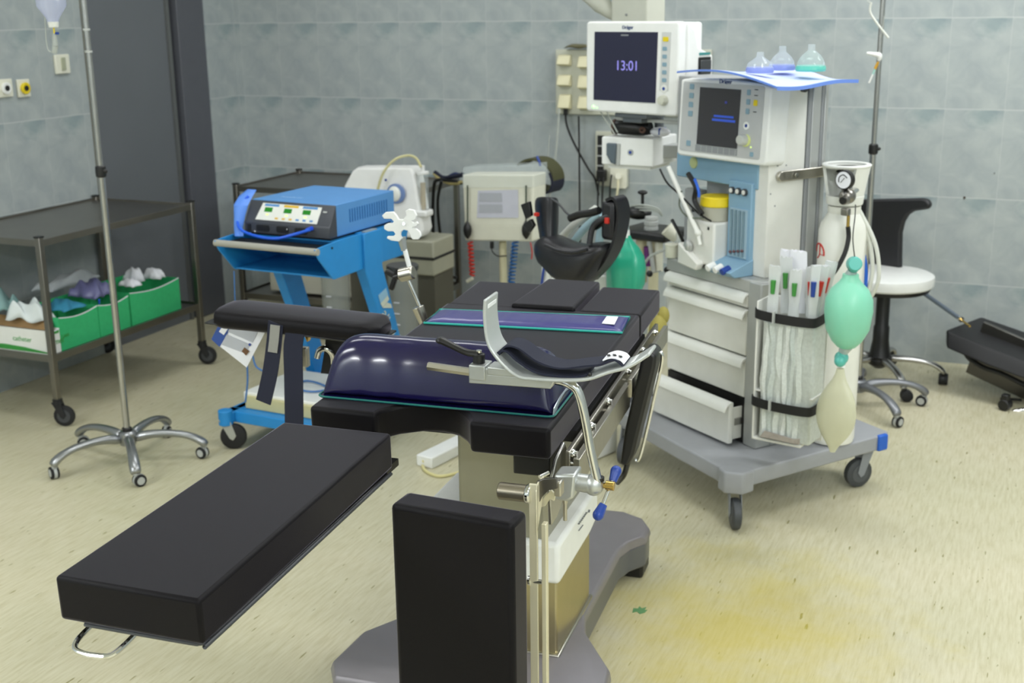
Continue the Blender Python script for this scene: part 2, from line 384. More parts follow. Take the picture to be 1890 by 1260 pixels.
MB().bx(-wd/2, wd/2, -.014, 0, -ht/2, ht/2).build('plate', CREAM, t, bev=.004)
MB().bx(-.012, .014, -.02, -.012, -.028, .03).build('rocker', mat('switch_rocker', 'a9ac93', .5), t, bev=.002)

# ================================================================== OPERATING TABLE
TO = (-1.103, 2.126, 0); TILT = math.radians(2.1)
T = Th('operating_table', 'black padded operating table with split leg sections on grey base', 'operating table', TO, 5.5)
KW = dict(loc=(0, 0, .85), rot=(TILT, 0, 0))
# frame of the tilted top in world space
class Top:
    p = np.array(TO)+np.array([0, 0, .85]); u = T.u; v = T.v*math.cos(TILT)+T.w*math.sin(TILT); w = -T.v*math.sin(TILT)+T.w*math.cos(TILT)
    @classmethod
    def L(c, P): d = np.asarray(tuple(P), float)-c.p; return Vector((d @ c.u, d @ c.v, d @ c.w))
    @classmethod
    def V(c, x, y, h): return c.L(pln(x, y, c.p+h*c.v, c.v))
    @classmethod
    def U(c, x, y, h): return c.L(pln(x, y, c.p+h*c.u, c.u))
    @classmethod
    def W(c, x, y, h): return c.L(pln(x, y, c.p+h*c.w, c.w))
    @classmethod
    def G(c, a, b, e): return c.p+a*c.u+b*c.v+e*c.w
cut = [(-.27, .003), (-.115, -.003), (-.112, .02), (-.085, .055), (-.04, .085), (.0, .09), (.04, .075), (.07, .045), (.088, .018), (.092, 0), (.262, 0), (.27, .845), (-.27, .845)]
MB().prism(cut, -.068, 0).build('seat_pad', VINYL, T, bev=.009, seg=3, **KW)
MB().prism([(-.24, .07), (-.15, .06), (-.12, .17), (.10, .17), (.12, .05), (.24, .05), (.25, 1.05), (-.25, 1.05)], -.080, -.066).build('top_plate', BLKM, T, **KW)
for nm, pol, z0, z1, lab in (('head_pad', [(-.268, .852), (-.083, .845), (-.060, 1.112), (-.268, 1.106)], -.05, -.004, 'left head pad'),
                             ('head_pad', [(-.082, .832), (.096, .832), (.098, 1.115), (-.058, 1.118)], -.05, .012, 'raised middle head pad'),
                             ('head_pad', [(.102, .850), (.27, .850), (.272, 1.112), (.104, 1.112)], -.068, -.002, 'right head pad')):
    MB().prism(pol, z0, z1).build(nm, VINYL, T, bev=.008, seg=3, **KW)['label'] = lab
MB().bx(-.29, -.275, .05, 1.0, -.13, -.075).bx(.275, .285, .07, 1.02, -.145, -.074).build('side_frame', STEEL, T, bev=.002, **KW)
MB().bx(-.26, .26, .22, .96, -.115, -.088).build('under_frame', BLKM, T, **KW)
MB().bx(.292, .306, .068, .558, -.15, -.088).build('side_rail', STEEL, T, bev=.0015, **KW)
MB().bx(.300, .312, .552, 1.02, -.125, -.078).build('side_rail', STEEL, T, bev=.0015, **KW)
MB().bx(-.315, -.303, .1, 1.0, -.125, -.09).build('side_rail', STEEL, T, bev=.0015, **KW)
for vv in (.085, .245, .405, .62, .8, .96):
    MB().cyl((.28, vv, -.083), (.296, vv, -.083), .006, n=12).sph((.286, vv, -.083), .009, 12, 8).cyl((.284, vv, -.105), (.305, vv, -.105), .004, n=8).build('rail_post', CHROME, T, **KW)
for vv in (.2, .5, .85):
    MB().cyl((-.28, vv, -.105), (-.305, vv, -.105), .007, n=12).build('rail_post', CHROME, T, **KW)
MB().prism([(.02, -.075), (.085, -.060), (.10, -.078), (.11, -.16), (.02, -.2), (-.02, -.2), (-.03, -.12)], .262, .270, lambda a, b_, h: (h, a, b_)).build('hinge_plate', CHROMED, T, bev=.002, **KW)
MB().prism([(.02, -.075), (.10, -.078), (.11, -.16), (-.02, -.2), (-.03, -.12)], -.270, -.262, lambda a, b_, h: (h, a, b_)).build('hinge_plate', CHROMED, T, bev=.002, **KW)
# column, housing, base
MB().bx(-.06, .16, .33, .66, .44, .745).build('column', mat('column_khaki', '9a9887', .4, .5), T, bev=.01)
MB().bx(-.20, .22, .22, .8, .735, .765).build('head_frame', BLKM, T, bev=.004)
MB().bx(.165, .245, .06, .17, .722, .772).build('tilt_block', BLK, T, bev=.004)
hp = [(.31, .345), (.62, .345), (.66, .36), (.66, .43), (.60, .456), (.34, .456), (.31, .44)]
MB().prism([(.313, .347), (.616, .347), (.70, .36), (.70, .45), (.313, .453)], -.20, .195, lambda a, b_, h: (h, a, b_)).build('drive_housing', OFFW, T, bev=.012, seg=3)
MB().bx(-.17, .185, .33, .65, .14, .35).build('lower_column', mat('gold_steel', 'b5aa84', .28, .9), T, bev=.006)
MB().bx(-.178, .192, .322, .658, .145, .158).build('column_collar', STEEL, T, bev=.004)
PG_ = mat('print_grey', '6a6d6c', .6)
for (x0_, y0_), (x1_, y1_), hh in (((1067, 967), (1083, 944), .007), ((1068, 979), (1080, 963), .003), ((1085.5, 945), (1087.5, 938), .008)):
    p0, p1 = T.U(x0_, y0_, .1962), T.U(x1_, y1_, .1962); n_ = 7 if hh > .005 and x1_ < 1086 else 1
    for k in range(n_):
        a, b_ = p0.lerp(p1, k/n_), p0.lerp(p1, (k+.65)/n_)
        MB().bar(a, b_, .0012, hh, up=(1, 0, 0)).build('housing_print', PG_, T)
half = [(.10, .30), (.16, .335), (.30, .325), (.38, .275), (.46, .225), (.56, .197), (.97, .197), (1.03, .215), (1.08, .25), (1.15, .25), (1.215, .215), (1.25, .15)]
outl = [(u_, v_) for v_, u_ in half]+[(-u_, v_) for v_, u_ in reversed(half)]
B = MB(); B.rings([[Vector((a*k_, .67+(b_-.67)*k_, z)) for a, b_ in outl] for z, k_ in ((.118, .998), (.128, 1.0), (.144, .988), (.152, .955))])
B.build('base_cover', BASEG, T, bev=.004)
for sx in (-1, 1):
    MB().bx(sx*.26-.045, sx*.26+.045, .13, .26, 0, .07).build('base_foot', BLK, T, bev=.01)
    MB().bx(sx*.2-.04, sx*.2+.04, 1.09, 1.19, 0, .07).build('base_foot', BLK, T, bev=.01)
MB().prism([(a*.99, .67+(b_-.67)*.99) for a, b_ in outl], .05, .122).build('base_skirt', mat('skirt_grey', '56585c', .3, spec=.5), T, bev=.004)

# extended leg section (its own tilt)
leg = [(-.1305, 0), (.1305, 0), (.125, .70), (-.118, .70)]
LC = Th.__new__(Th)
lp = T.L((-1.342+.13, 1.319+.008, .82)); LK = dict(loc=lp, rot=(math.radians(1.6), 0, math.radians(4.0-5.5)))
MB().prism([(-.132, 0), (.130, -.002), (.120, .71), (-.124, .71)], -.076, 0).build('leg_pad', VINYL, T, bev=.007, seg=3, **LK)['label'] = 'long leg section pad pointing to the viewer'
MB().prism(rrect(-.105, .124, .010, .70, .03), -.088, -.077).build('leg_plate', BLK, T, bev=.004, **LK)
MB().tube([(.124, .69, -.080), (.1285, .06, -.080), (.127, .022, -.080), (.115, .009, -.080), (.09, .006, -.080), (-.09, .006, -.080)], .0038, k=5).build('plate_edge', DGREY, T, **LK)
MB().tube([(-.012, .05, -.09), (-.012, -.005, -.097), (-.022, -.028, -.104), (-.045, -.032, -.106), (-.068, -.032, -.106), (-.088, -.026, -.104), (-.094, -.005, -.097), (-.094, .05, -.09)], .0046, k=6).build('leg_handle', CHROME, T, **LK)
MB().prism([(.0, .62), (.10, .62), (.10, .78), (.0, .78)], -.1, -.085).build('leg_bracket', BLK, T, **LK)
# lowered leg section
vp = T.L((-1.026, 1.819, 0)); VK = dict(loc=vp, rot=(0, 0, math.radians(-6.5)))
B = MB(); B.bx(0, .245, 0, .068, .10, .793); B.build('leg_pad', VINYL, T, bev=.011, seg=3, **VK)['label'] = 'leg section pad hanging straight down'
MB().bx(.01, .235, .072, .080, .10, .772).build('leg_plate', CHROMED, T, bev=.002, **VK)
def vl(x, y, Y): q = T.L(aY(x, y, Y)); return q
MB().cyl(vl(922, 905, 1.955), vl(976, 911, 1.955), .0165, n=24).build('hinge_roller', mat('hinge_steel', '8f8878', .35, .9), T, bev=.002)
MB().cyl(vl(972, 910, 1.955), vl(982, 911.5, 1.955), .0185, n=24).build('hinge_cap', CHROME, T, bev=.003)
CST = mat('plate_steel', 'ddd7bd', .42, .55, noise=.04)
a = vl(976, 893, 1.948); b_ = vl(990.5, 893, 1.948)
MB().bx(a.x, b_.x, a.y, a.y+.006, .08, a.z).prism([(a.z-.10, b_.y), (a.z-.012, b_.y), (a.z, b_.y+.012), (a.z, b_.y+.05), (a.z-.02, b_.y+.05), (a.z-.05, b_.y+.035)], b_.x-.003, b_.x, lambda p, q_, h: (h, q_, p)).build('leg_bracket', CST, T, bev=.0008)
a = vl(999, 967, 1.95); b_ = vl(1007.5, 967, 1.95)
MB().bx(a.x, b_.x, a.y, a.y+.016, .06, a.z).build('leg_rail', CST, T, bev=.001)
MB().cyl(vl(978, 1072, 1.953), vl(1001, 1074, 1.953), .0045, n=14).cyl(vl(976, 1071, 1.953), vl(980, 1071, 1.953), .009, n=14).build('rail_post', CHROME, T)
hq = [vl(x, y, 1.965) for x, y in ((990, 889), (1003, 884), (1026, 884), (1028, 903), (1012, 906), (1000, 918), (991, 936))]
MB().prism([(p.x, p.z) for p in hq], 0, .007, lambda a_, b2, h: (a_, hq[0].y+h, b2)).build('hinge_arm', DSTEEL, T, bev=.001)
hq = [vl(x, y, 1.99) for x, y in ((992, 938), (1002, 920), (1016, 905), (1024, 914), (1022, 926), (1014, 922), (1006, 934))]
MB().prism([(p.x, p.z) for p in hq], 0, .006, lambda a_, b2, h: (a_, hq[0].y+h, b2)).build('hinge_web', CST, T, bev=.001)
MB().cyl(vl(996, 880, 2.0), vl(1012, 872, 2.02), .004, n=12).build('hinge_pin', CHROME, T)
p = vl(1031, 896, 1.985); MB().bx(p.x-.006, p.x+.008, p.y-.012, p.y+.012, p.z-.018, p.z+.012).build('hinge_joint', STEEL, T, bev=.003)

# ---- cushions lying on the table
tp = lambda a, b_, c: tuple(Top.G(a, b_, c))
def on_top(name, label, cat):
    t = Th(name, label, cat, tp(0, 0, 0), 5.5); t.o.rotation_euler = (TILT, 0, math.radians(5.5)); return t
t = on_top('bolster_cushion', 'shiny navy blue wedge bolster cushion across the table near the cutout', 'cushion')
NU, R = 30, []
prof = [(.058, .003), (.062, .02), (.074, .07), (.088, .103), (.104, .121), (.128, .127), (.155, .125), (.185, .110), (.215, .07), (.243, .02), (.249, .003)]
for i in range(NU+1):
    k = min(i, NU-i); left = i < NU/2
    sh, e = {0: (.0, .10), 1: (.009, .42), 2: (.020, .72), 3: (.036, .90), 4: (.060, .975)}.get(k, (None, 1))
    if sh is None: u_ = -.272+.060+(.524-.12)*(i-4)/(NU-8)
    else: u_ = (-.272+sh) if left else (.252-sh*.8)
    R.append([Vector((u_, .153+(a-.153)*(1-.06*(1-e)), b_ if b_ < .01 else .003+(b_-.003)*e+.0022*math.sin(i*1.7+a*60)*(1 if (.06 < a < .1 and 2 < i < 12) else .25))) for a, b_ in prof])
MB().rings(R).build('cushion_body', NAVYB, t, sub=2)
MB().prism(rrect(-.273, .253, .056, .252, .012), .001, .005).build('cushion_base', NAVYB, t)
MB().tube([(x, y, .005) for x, y in rrect(-.275, .255, .054, .255, .014, 3)], .0022, k=1, closed=True).build('seam', mat('teal_seam_dark', '1f6f68', .3), t)
MB().ribbon([(.253, .062, .012), (.25, .12, .016), (.249, .19, .016), (.252, .25, .010)], (.002, 0, .018), .002).build('end_welt', mat('clear_welt', 'c9d2dc', .12, .4), t)
t = on_top('gel_pad', 'flat purple blue gel strip with teal edge lying below the head pads', 'pad')
q = [Top.W(783, 590, .012), Top.W(1148, 608, .012), Top.W(1162, 580, .012), Top.W(812, 566, .012)]
B = MB(); NX, NY = 60, 10; R = []
rnd = random.Random(3); wr = [(rnd.uniform(.05, .95), rnd.uniform(.1, .9), rnd.uniform(.004, .008), rnd.uniform(-.6, .9)) for _ in range(26)]
for i in range(NX+1):
    row = []
    for j in range(NY+1):
        a, b_ = i/NX, j/NY
        P = (q[0]*(1-a)+q[1]*a)*(1-b_)+(q[3]*(1-a)+q[2]*a)*b_
        ed = min(min(a, 1-a)*12, min(b_, 1-b_)*4, 1); z = .004+.009*ed**.5
        for wx, wy, ww, wd in wr:
            dd = (a-wx-(b_-.5)*.03)*.53; z += .0016*math.exp(-(dd/ww)**2)*wd*(1-abs(b_-wy))*ed
        row.append(Vector((P.x, P.y, z)))
    R.append(row)
B.rings(R, close_u=False, cap=False); o = B.build('pad_body', PURP, t, sharp=180)
sm = o.modifiers.new('solid', 'SOLIDIFY'); sm.thickness = .003; sm.offset = -1
c = (q[0]+q[2])/2
MB().tube([(c.x+(p.x-c.x)*1.004, c.y+(p.y-c.y)*1.01, .004) for p in (q[0], q[1], q[2], q[3])], .0028, k=1, closed=True).build('seam', TEAL, t)
q2 = [Top.W(*p, .016) for p in ((1111, 596), (1134, 598), (1141, 584), (1120, 583))]
MB().prism([(p.x, p.y) for p in q2], .0145, .016).build('label_patch', PAPER, t)

# ---- shoulder/leg support bracket clamped to the rail
A0 = Th('limb_support', 'curved silver limb support with navy strap on a bent rod over the table', 'limb support', tp(0, 0, 0), 5.5)
vv = .0
g = lambda x, y, h=vv: A0.V(x, y, h)
rod = [g(1104, 892, .0), g(1090, 830, .0), g(1077, 760, .0), g(1066, 722, .0), g(1050, 708, .0), g(1025, 701, .01), g(985, 697, .02)]
MB().tube(rod, .0095, k=8, n=16).build('support_rod', CHROME, A0)
f = FXZ(0)
def prism_px(pts, h0, h1, nm, m, bev=.002, th=A0, ref=None):
    P = [th.V(x, y, ref if ref is not None else h0) for x, y in pts]
    return MB().prism([(p.x, p.z) for p in P], h0, h1, lambda a, b_, h: (a, h, b_)).build(nm, m, th, bev=bev)
prism_px([(866, 677), (902, 681), (902, 691), (980, 697), (980, 693), (1025, 700), (1016, 718), (865, 707)], -.02, .02, 'clamp_block', ALU)
prism_px([(865, 673), (895, 677), (895, 704), (865, 700)], -.024, .024, 'clamp_jaw', ALU)
prism_px([(899, 677), (962, 683), (962, 697), (899, 692)], -.022, .022, 'clamp_jaw', ALU)
MB().cyl(g(790, 675), g(868, 686), .0085, n=6).build('hex_rod', STEEL, A0)
h0_, h1_, h2_ = g(884, 682), g(884, 652), g(810, 628)
MB().cyl(h0_, h1_, .013, .012, n=18).build('handle_hub', BLK, A0, bev=.002)
MB().cyl(g(884, 684), g(884, 678), .011, n=18).build('handle_collar', CHROME, A0)
B = MB(); B.tube([g(884, 653), g(862, 650), g(835, 638), g(814, 628), g(809, 631)], [.010, .009, .0085, .0105, .008], k=6, n=12, flat=.75); B.build('clamp_handle', BLK, A0)
MB().cyl(g(884, 650), g(884, 646), .006, n=12).build('handle_screw', CHROME, A0)
# curved plate: centre line, width along v
cl = [(904, 545), (903, 580), (910, 625), (930, 655), (958, 680), (985, 688), (1045, 692), (1090, 690), (1128, 678), (1165, 668), (1203, 645)]
PH = -.016
P = [A0.V(x+2, y, PH) for x, y in cl]
P = spline(P, 6); n_ = len(P); R = []
def wid(s): return .075 if s < .12 else (.075+.012*(s-.12)/.3 if s < .5 else .085-.02*(s-.5)/.5)
for i, p in enumerate(P):
    s = i/(n_-1); d_ = (P[min(i+1, n_-1)]-P[max(i-1, 0)]).normalized(); nn = Vector((d_.z, 0, -d_.x))*-.0035; wv = Vector((0, wid(s)/2, 0))
    R.append([p-wv+nn, p+wv+nn, p+wv-nn, p-wv-nn])
MB().rings(R).build('curved_plate', ALUP, A0, bev=.003, seg=3)
# strap slots near both ends, with a white highlight painted as their colour
for idx in (3, n_-6):
    p = P[idx]; d_ = (P[idx+1]-P[idx-1]).normalized(); nn = Vector((d_.z, 0, -d_.x))
    MB().bar(p-Vector((0, .026, 0)), p+Vector((0, .026, 0)), .009, .0085, up=tuple(nn)).build('strap_slot', mat('slot_highlight', 'ecefee', .3), A0, bev=.001)
def v3(x, y, h): return A0.V(x, y, h)
MB().ribbon([v3(925, 655, PH), v3(940, 633, PH), v3(965, 636, PH), v3(1000, 660, PH), v3(1040, 672, PH), v3(1085, 668, PH), v3(1115, 665, PH), v3(1140, 657, PH), v3(1160, 672, PH)], (0, .060, 0), .0035, k=10).build('navy_strap', NAVY, A0)
MB().ribbon([v3(918, 650, PH), v3(940, 640, PH), v3(965, 660, PH), v3(1000, 680, PH), v3(1060, 688, PH), v3(1090, 684, PH)], (0, .062, 0), .004, k=8).build('inner_padding', NAVY, A0)
MB().ribbon([v3(1118, 658.5, PH), v3(1134, 654, PH), v3(1150, 658, PH), v3(1157, 665, PH)], (0, .052, 0), .002, k=8).build('strap_label', PAPER, A0)
LP_ = [v3(1126, 655.5, PH), v3(1137, 655, PH), v3(1148, 657.5, PH)]
for k, p in enumerate(LP_):
    MB().box((p.x, p.y-.012, p.z+.0035), (.006, .009, .0012), (0, .12*k, .4)).build('label_mark', BLK, A0)
MB().sph(v3(1089, 691, -.056), .004).build('screw', BLK, A0)

# ---- rail clamp holding the rod
K = Th('rail_clamp', 'cast metal rail clamp with blue T handle at the table corner', 'clamp', tp(.31, .0, -.12), 5.5)
c0 = K.L(tp(.31, 0, -.12))
kk = lambda x, y, h=0.: K.V(x, y, h)
B = MB(); B.prism([(kk(1028, 868).x, kk(1028, 868).z), (kk(1068, 868).x, kk(1068, 868).z), (kk(1064, 912).x, kk(1064, 912).z), (kk(1052, 918).x, kk(1052, 918).z), (kk(1028, 914).x, kk(1028, 914).z)], -.024, .03, lambda a, b_, h: (a, h, b_))
B.build('clamp_body', ALU, K, bev=.006, seg=3)
MB().cyl(kk(1062, 889), kk(1090, 893), .0185, .019, n=24).build('clamp_neck', ALU, K, bev=.002)
MB().sph(kk(1096, 894), (.021, .021, .023)).cyl(kk(1096, 894), kk(1110, 896), .019, .009, n=24).build('rod_socket', ALU, K)
MB().cyl(kk(1104, 880), kk(1104, 886), .0125, n=20).build('socket_ring', BLK, K)
MB().cyl(kk(1108, 895), kk(1121, 896), .0055, n=14).cyl(kk(1118, 895), kk(1134, 897), .0095, n=14).build('brass_spindle', BRASS, K, bev=.001)
MB().cyl(kk(1110, 938, -.02), kk(1133, 880, .02), .0042, n=12).build('t_bar', CHROME, K)
for a, b_ in (((1131, 888, .018), (1137, 869, .03)), ((1114, 930, -.018), (1104, 950, -.03))):
    MB().cyl(kk(*a), kk(*b_), .008, .0115, n=10).sph(kk(*b_), .0115, 12, 8).build('blue_grip', KNOBB, K)
MB().cyl(kk(1043, 916), kk(1043, 928), .0058, n=8).cyl(kk(1043, 926), kk(1043, 960), .0042, .0042, n=14).build('lock_pin', STEEL, K, bev=.0008)

# ---- arm board with straps, left of the table
AB = Th('arm_board', 'black padded arm board standing out on the left side of the table', 'arm board', tuple(Top.G(-.53, .5, .035)), 5.5)
ab = lambda x, y, h=0.: AB.V(x, y, h)
a, b_ = ab(408, 577), ab(712, 607)
th_ = math.atan2(b_.z-a.z, b_.x-a.x); R = []
for i in range(25):
    s = i/24; c = a.lerp(b_, s); e = min(1, (min(s, 1-s)*24+.35)/1.6)**.5; hh = .026*e*(1+.1*(1-s)); ww = .075*e
    R.append([c+Vector((0, ww*math.copysign(abs(math.cos(t_))**.5, math.cos(t_)), hh*math.copysign(abs(math.sin(t_))**.7, math.sin(t_)))) for t_ in [2*PI*k/20 for k in range(20)]])
MB().rings(R).build('arm_pad', VINYL, AB)
MB().bar(ab(403, 580)+Vector((0, 0, -.006)), ab(712, 619)+Vector((0, 0, -.006)), .14, .005).build('board_plate', BLK, AB, bev=.002)
MB().tube([ab(585, 660, .02), ab(590, 646, .02), ab(603, 643, .02), ab(615, 660, .03), ab(612, 700, .05)], .008, k=8, n=12).build('support_bracket', CHROME, AB)
MB().bar(ab(562, 640, .02), ab(564, 676, .02), .02, .02).build('bracket_block', STEEL, AB, bev=.003)
MB().prism([(ab(x, y).x, ab(x, y).z) for x, y in ((552, 605), (572, 608), (563, 634))], .01, .03, lambda p, q_, h: (p, h, q_)).build('board_joint', BRASS, AB, bev=.002)
for nm, pts, wd in (('wide_strap', ((548, 600), (541, 640), (542, 700), (543, 786)), .05),):
    MB().ribbon([ab(x, y, -.07) for x, y in pts], (.052, 0, 0), .003).build('hanging_strap', NAVY, AB)
MB().ribbon([ab(x, y, -.075) for x, y in ((509, 596), (505, 640), (498, 690), (486, 742))], (.040, 0, -.012), .003).build('hanging_strap', NAVY, AB)
MB().ribbon([ab(x, y, -.079) for x, y in ((508, 600), (506, 625), (503, 650))], (.026, 0, -.002), .002).build('strap_label', mat('grey_label', '8b8b86', .6), AB)
MB().ribbon([ab(x, y, .03) for x, y in ((622, 612), (620, 640), (612, 690))], (.06, 0, 0), .004).build('hanging_strap', BLKM, AB)

# ---- paper sheet hanging behind the arm board
PSt = Th('instruction_sheet', 'white and blue instruction leaflet hanging from the arm board end', 'leaflet', tuple(Top.G(-.75, .60, .0)), 5.5)
ps = lambda x, y, h=0.: PSt.V(x, y, h)
def quad(th, pts, h, nm, m, t=.0012, f=None):
    P_ = [th.V(x, y, h) for x, y in pts]
    return MB().prism([(p.x, p.z) for p in P_], h, h+t, lambda a_, b2, hh: (a_, hh, b2)).build(nm, m, th)
quad(PSt, [(412, 582), (500, 592), (455, 678), (392, 628)], 0, 'sheet', PAPER)
quad(PSt, [(412, 582), (437, 586), (405, 640), (390, 626)], -.0015, 'blue_margin', mat('leaflet_blue', '2c4c96', .6))
quad(PSt, [(412, 600), (423, 603), (413, 618), (404, 612)], -.003, 'margin_picture', PAPER)
quad(PSt, [(433, 592), (484, 597), (466, 632), (420, 612)], -.0015, 'text_block', PAPERG)
quad(PSt, [(418, 617), (462, 636), (452, 652), (409, 636)], -.0015, 'text_block', PAPERG)
quad(PSt, [(451, 641), (460, 648), (454, 656), (446, 648)], -.003, 'small_photo', mat('photo_brown', '6b4a2c', .6))
quad(PSt, [(460, 633), (464, 636), (461, 639), (458, 636)], -.003, 'small_logo', KNOBB)
# ---- hose holder rod left of the table with white clip
HR = Th('hose_holder', 'white star shaped hose clip on a jointed chrome rod beside the table', 'hose holder', tuple(Top.G(-.3, .765, -.1)), 5.5)
hr = lambda x, y, h=0.: HR.V(x, y, h)
MB().cyl(hr(771, 566), hr(787, 608), .017, .011, n=20).build('rod_foot', STEEL, HR, bev=.002)
MB().cyl(hr(775, 566), hr(752, 512), .0045, n=14).build('lower_rod', CHROME, HR)
MB().cyl(hr(738, 508), hr(764, 502), .019, n=24).build('joint_barrel', STEEL, HR, bev=.004)
MB().cyl(hr(726, 512), hr(740, 508), .009, n=14).bar(hr(732, 511, 0), hr(712, 500), .014, .014).bar(hr(730, 511), hr(722, 534), .014, .014).bar(hr(730, 511), hr(734, 494), .012, .012).build('joint_knob', BLK, HR, bev=.003)
MB().cyl(hr(757, 498), hr(747, 460), .0065, n=14).build('upper_rod', WHITE, HR)
MB().cyl(hr(746, 462), hr(741, 438), .008, .012, n=16).build('clip_stem', ALU, HR)
star = [(709, 396), (716, 390), (730, 389), (736, 396), (740, 403), (748, 403), (754, 396), (752, 388), (758, 384), (768, 386), (773, 396), (771, 403), (764, 406), (767, 410), (773, 407), (776, 411), (773, 416), (766, 417), (764, 420), (772, 420), (779, 426), (781, 434), (776, 440), (766, 440), (762, 436), (761, 430), (757, 424), (749, 422), (744, 426), (743, 432), (746, 438), (741, 444), (726, 442), (718, 438), (719, 434), (730, 434), (734, 430), (730, 425), (720, 425), (713, 421), (713, 414), (720, 410), (728, 410), (731, 407), (726, 402), (713, 402)]
MB().prism([(hr(x, y).x, hr(x, y).z) for x, y in star], -.004, .004, lambda a_, b2, h: (a_, h-.012, b2)).build('hose_clip', WHITE, HR, bev=.0015)
MB().cyl(hr(745, 413, -.02), hr(745, 413, -.012), .005, n=12).build('clip_screw', CHROME, HR)
# ---- black arm rest hanging on the right rail
HA = Th('hanging_arm_rest', 'black padded arm rest with chrome edge hanging down the right rail', 'arm rest', tuple(Top.G(.33, .585, -.1)), 5.5)
ha = lambda x, y, h=0.: HA.V(x, y, h)
MB().prism([(ha(x, y).x, ha(x, y).z) for x, y in ((1194, 640), (1208, 640), (1217, 650), (1215, 668), (1175, 830), (1166, 850), (1150, 848), (1160, 780), (1186, 670))], -.04, .04, lambda a_, b2, h: (a_, h, b2)).build('rest_pad', BLK, HA, bev=.008, seg=3)
MB().tube([ha(1218, 648, -.03), ha(1222, 665, -.03), ha(1206, 740, -.03), ha(1182, 840, -.03), ha(1172, 848, -.03)], .004, k=8, n=8).build('chrome_edge', CHROME, HA)
MB().bar(ha(1196, 645), Vector((-.006, 0, .0)), .012, .02).build('rest_hook', BLK, HA, bev=.003)
MB().tube([ha(1160, 846), ha(1152, 875), ha(1140, 890, .05)], .007, k=8, n=8).build('rest_cable', BLK, HA)

# ================================================================== LEFT SIDE
def caster(par, x, y, r, deg=0, h=None, wheel=BLKM, yoke=DGREY, wd=.02, hub=None, twin=False):
    """swivel caster: yoke and wheel, its wheel centre offset from the swivel"""
    a = math.radians(deg); d_ = Vector((math.cos(a), math.sin(a), 0)); s = Vector((-math.sin(a), math.cos(a), 0)); h = h or r*2.5
    c = Vector((x, y, r))+d_*r*.5; top = Vector((x, y, h))
    B = MB(); B.cyl(top-Vector((0, 0, .012)), top, r*.45, n=14)
    off = wd/2+.004
    if twin:
        B.bar(top-Vector((0, 0, .01)), c+Vector((0, 0, r*.7)), .018, .014); B.lathe([(r*.2, -.006), (r*1.02, -.006), (r*1.02, .006), (r*.2, .006)], c, s, 20)
    else:
        for k in (-1, 1): B.prism([(-r*.5, .0), (r*.35, .0), (r*.75, -h+r*1.1), (r*.5, -h+r*.75), (r*.25, -h+r*.9)], -.0015, .0015, lambda p, q, hh: tuple(top+d_*p+Vector((0, 0, q))+s*(k*off+hh)))
        B.bar(top-Vector((0, 0, .004))-d_*r*.5, top-Vector((0, 0, .004))+d_*r*.4, off*2, .006)
    y_ = B.build('caster', yoke, par, bev=.0012)
    W_ = MB()
    for k in ((-1, 1) if twin else (0,)):
        o = s*(k*wd*.75); W_.lathe([(.002, -wd/2), (r*.8, -wd/2), (r*.97, -wd*.36), (r, 0), (r*.97, wd*.36), (r*.8, wd/2), (.002, wd/2)], c+o, s, 24)
    W_.build('wheel', wheel, y_)
    if hub:
        k = wd*(1.3 if twin else .55); MB().cyl(c-s*k, c+s*k, r*.62, n=20).build('hub', hub, y_)
    return y_

def steel_trolley(name, label, x0, x1, y0, y1, ztop, zsh, leg_fat=.026, whl=.045):
    t = Th(name, label, 'trolley', ((x0+x1)/2, (y0+y1)/2, 0), 0)
    hx, hy = (x1-x0)/2, (y1-y0)/2; f_ = leg_fat
    for sx in (-1, 1):
        for sy in (-1, 1):
            cx, cy = sx*(hx-f_/2), sy*(hy-f_/2)
            l_ = MB().bx(cx-f_/2, cx+f_/2, cy-f_/2, cy+f_/2, .115, ztop+.012).build('leg', TSTEEL, t, bev=.002)
            MB().bx(cx-f_*.55, cx+f_*.55, cy-f_*.55, cy+f_*.55, ztop+.012, ztop+.018).build('leg_cap', BLK, l_)
            MB().cyl((cx, cy, .095), (cx, cy, .118), .02, n=16).build('ferrule', BLKM, l_)
            caster(t, cx, cy, whl, 20 if sx > 0 else 200, h=.105, wheel=BLKM, yoke=BLKM, hub=DGREY)
    for nm, z, dz in (('top_tray', ztop, .024), ('lower_shelf', zsh, .026)):
        B = MB(); B.bx(-hx+.004, hx-.004, -hy+.004, hy-.004, z-.008, z-.005)
        for a_, b_ in (((-hx+.003, -hy+.003), (-hx+.006, hy-.003)), ((hx-.006, -hy+.003), (hx-.003, hy-.003)), ((-hx+.003, -hy+.003), (hx-.003, -hy+.006)), ((-hx+.003, hy-.006), (hx-.003, hy-.003))):
            B.bx(a_[0], b_[0], a_[1], b_[1], z-dz, z+.004)
        B.build(nm, TSTEEL, t, bev=.0008)
    return t
SH1 = .303
T1 = steel_trolley('instrument_trolley', 'steel instrument trolley with green boxes on its lower shelf by the left wall', -4.215, -3.625, 3.69, 4.69, .782, SH1)

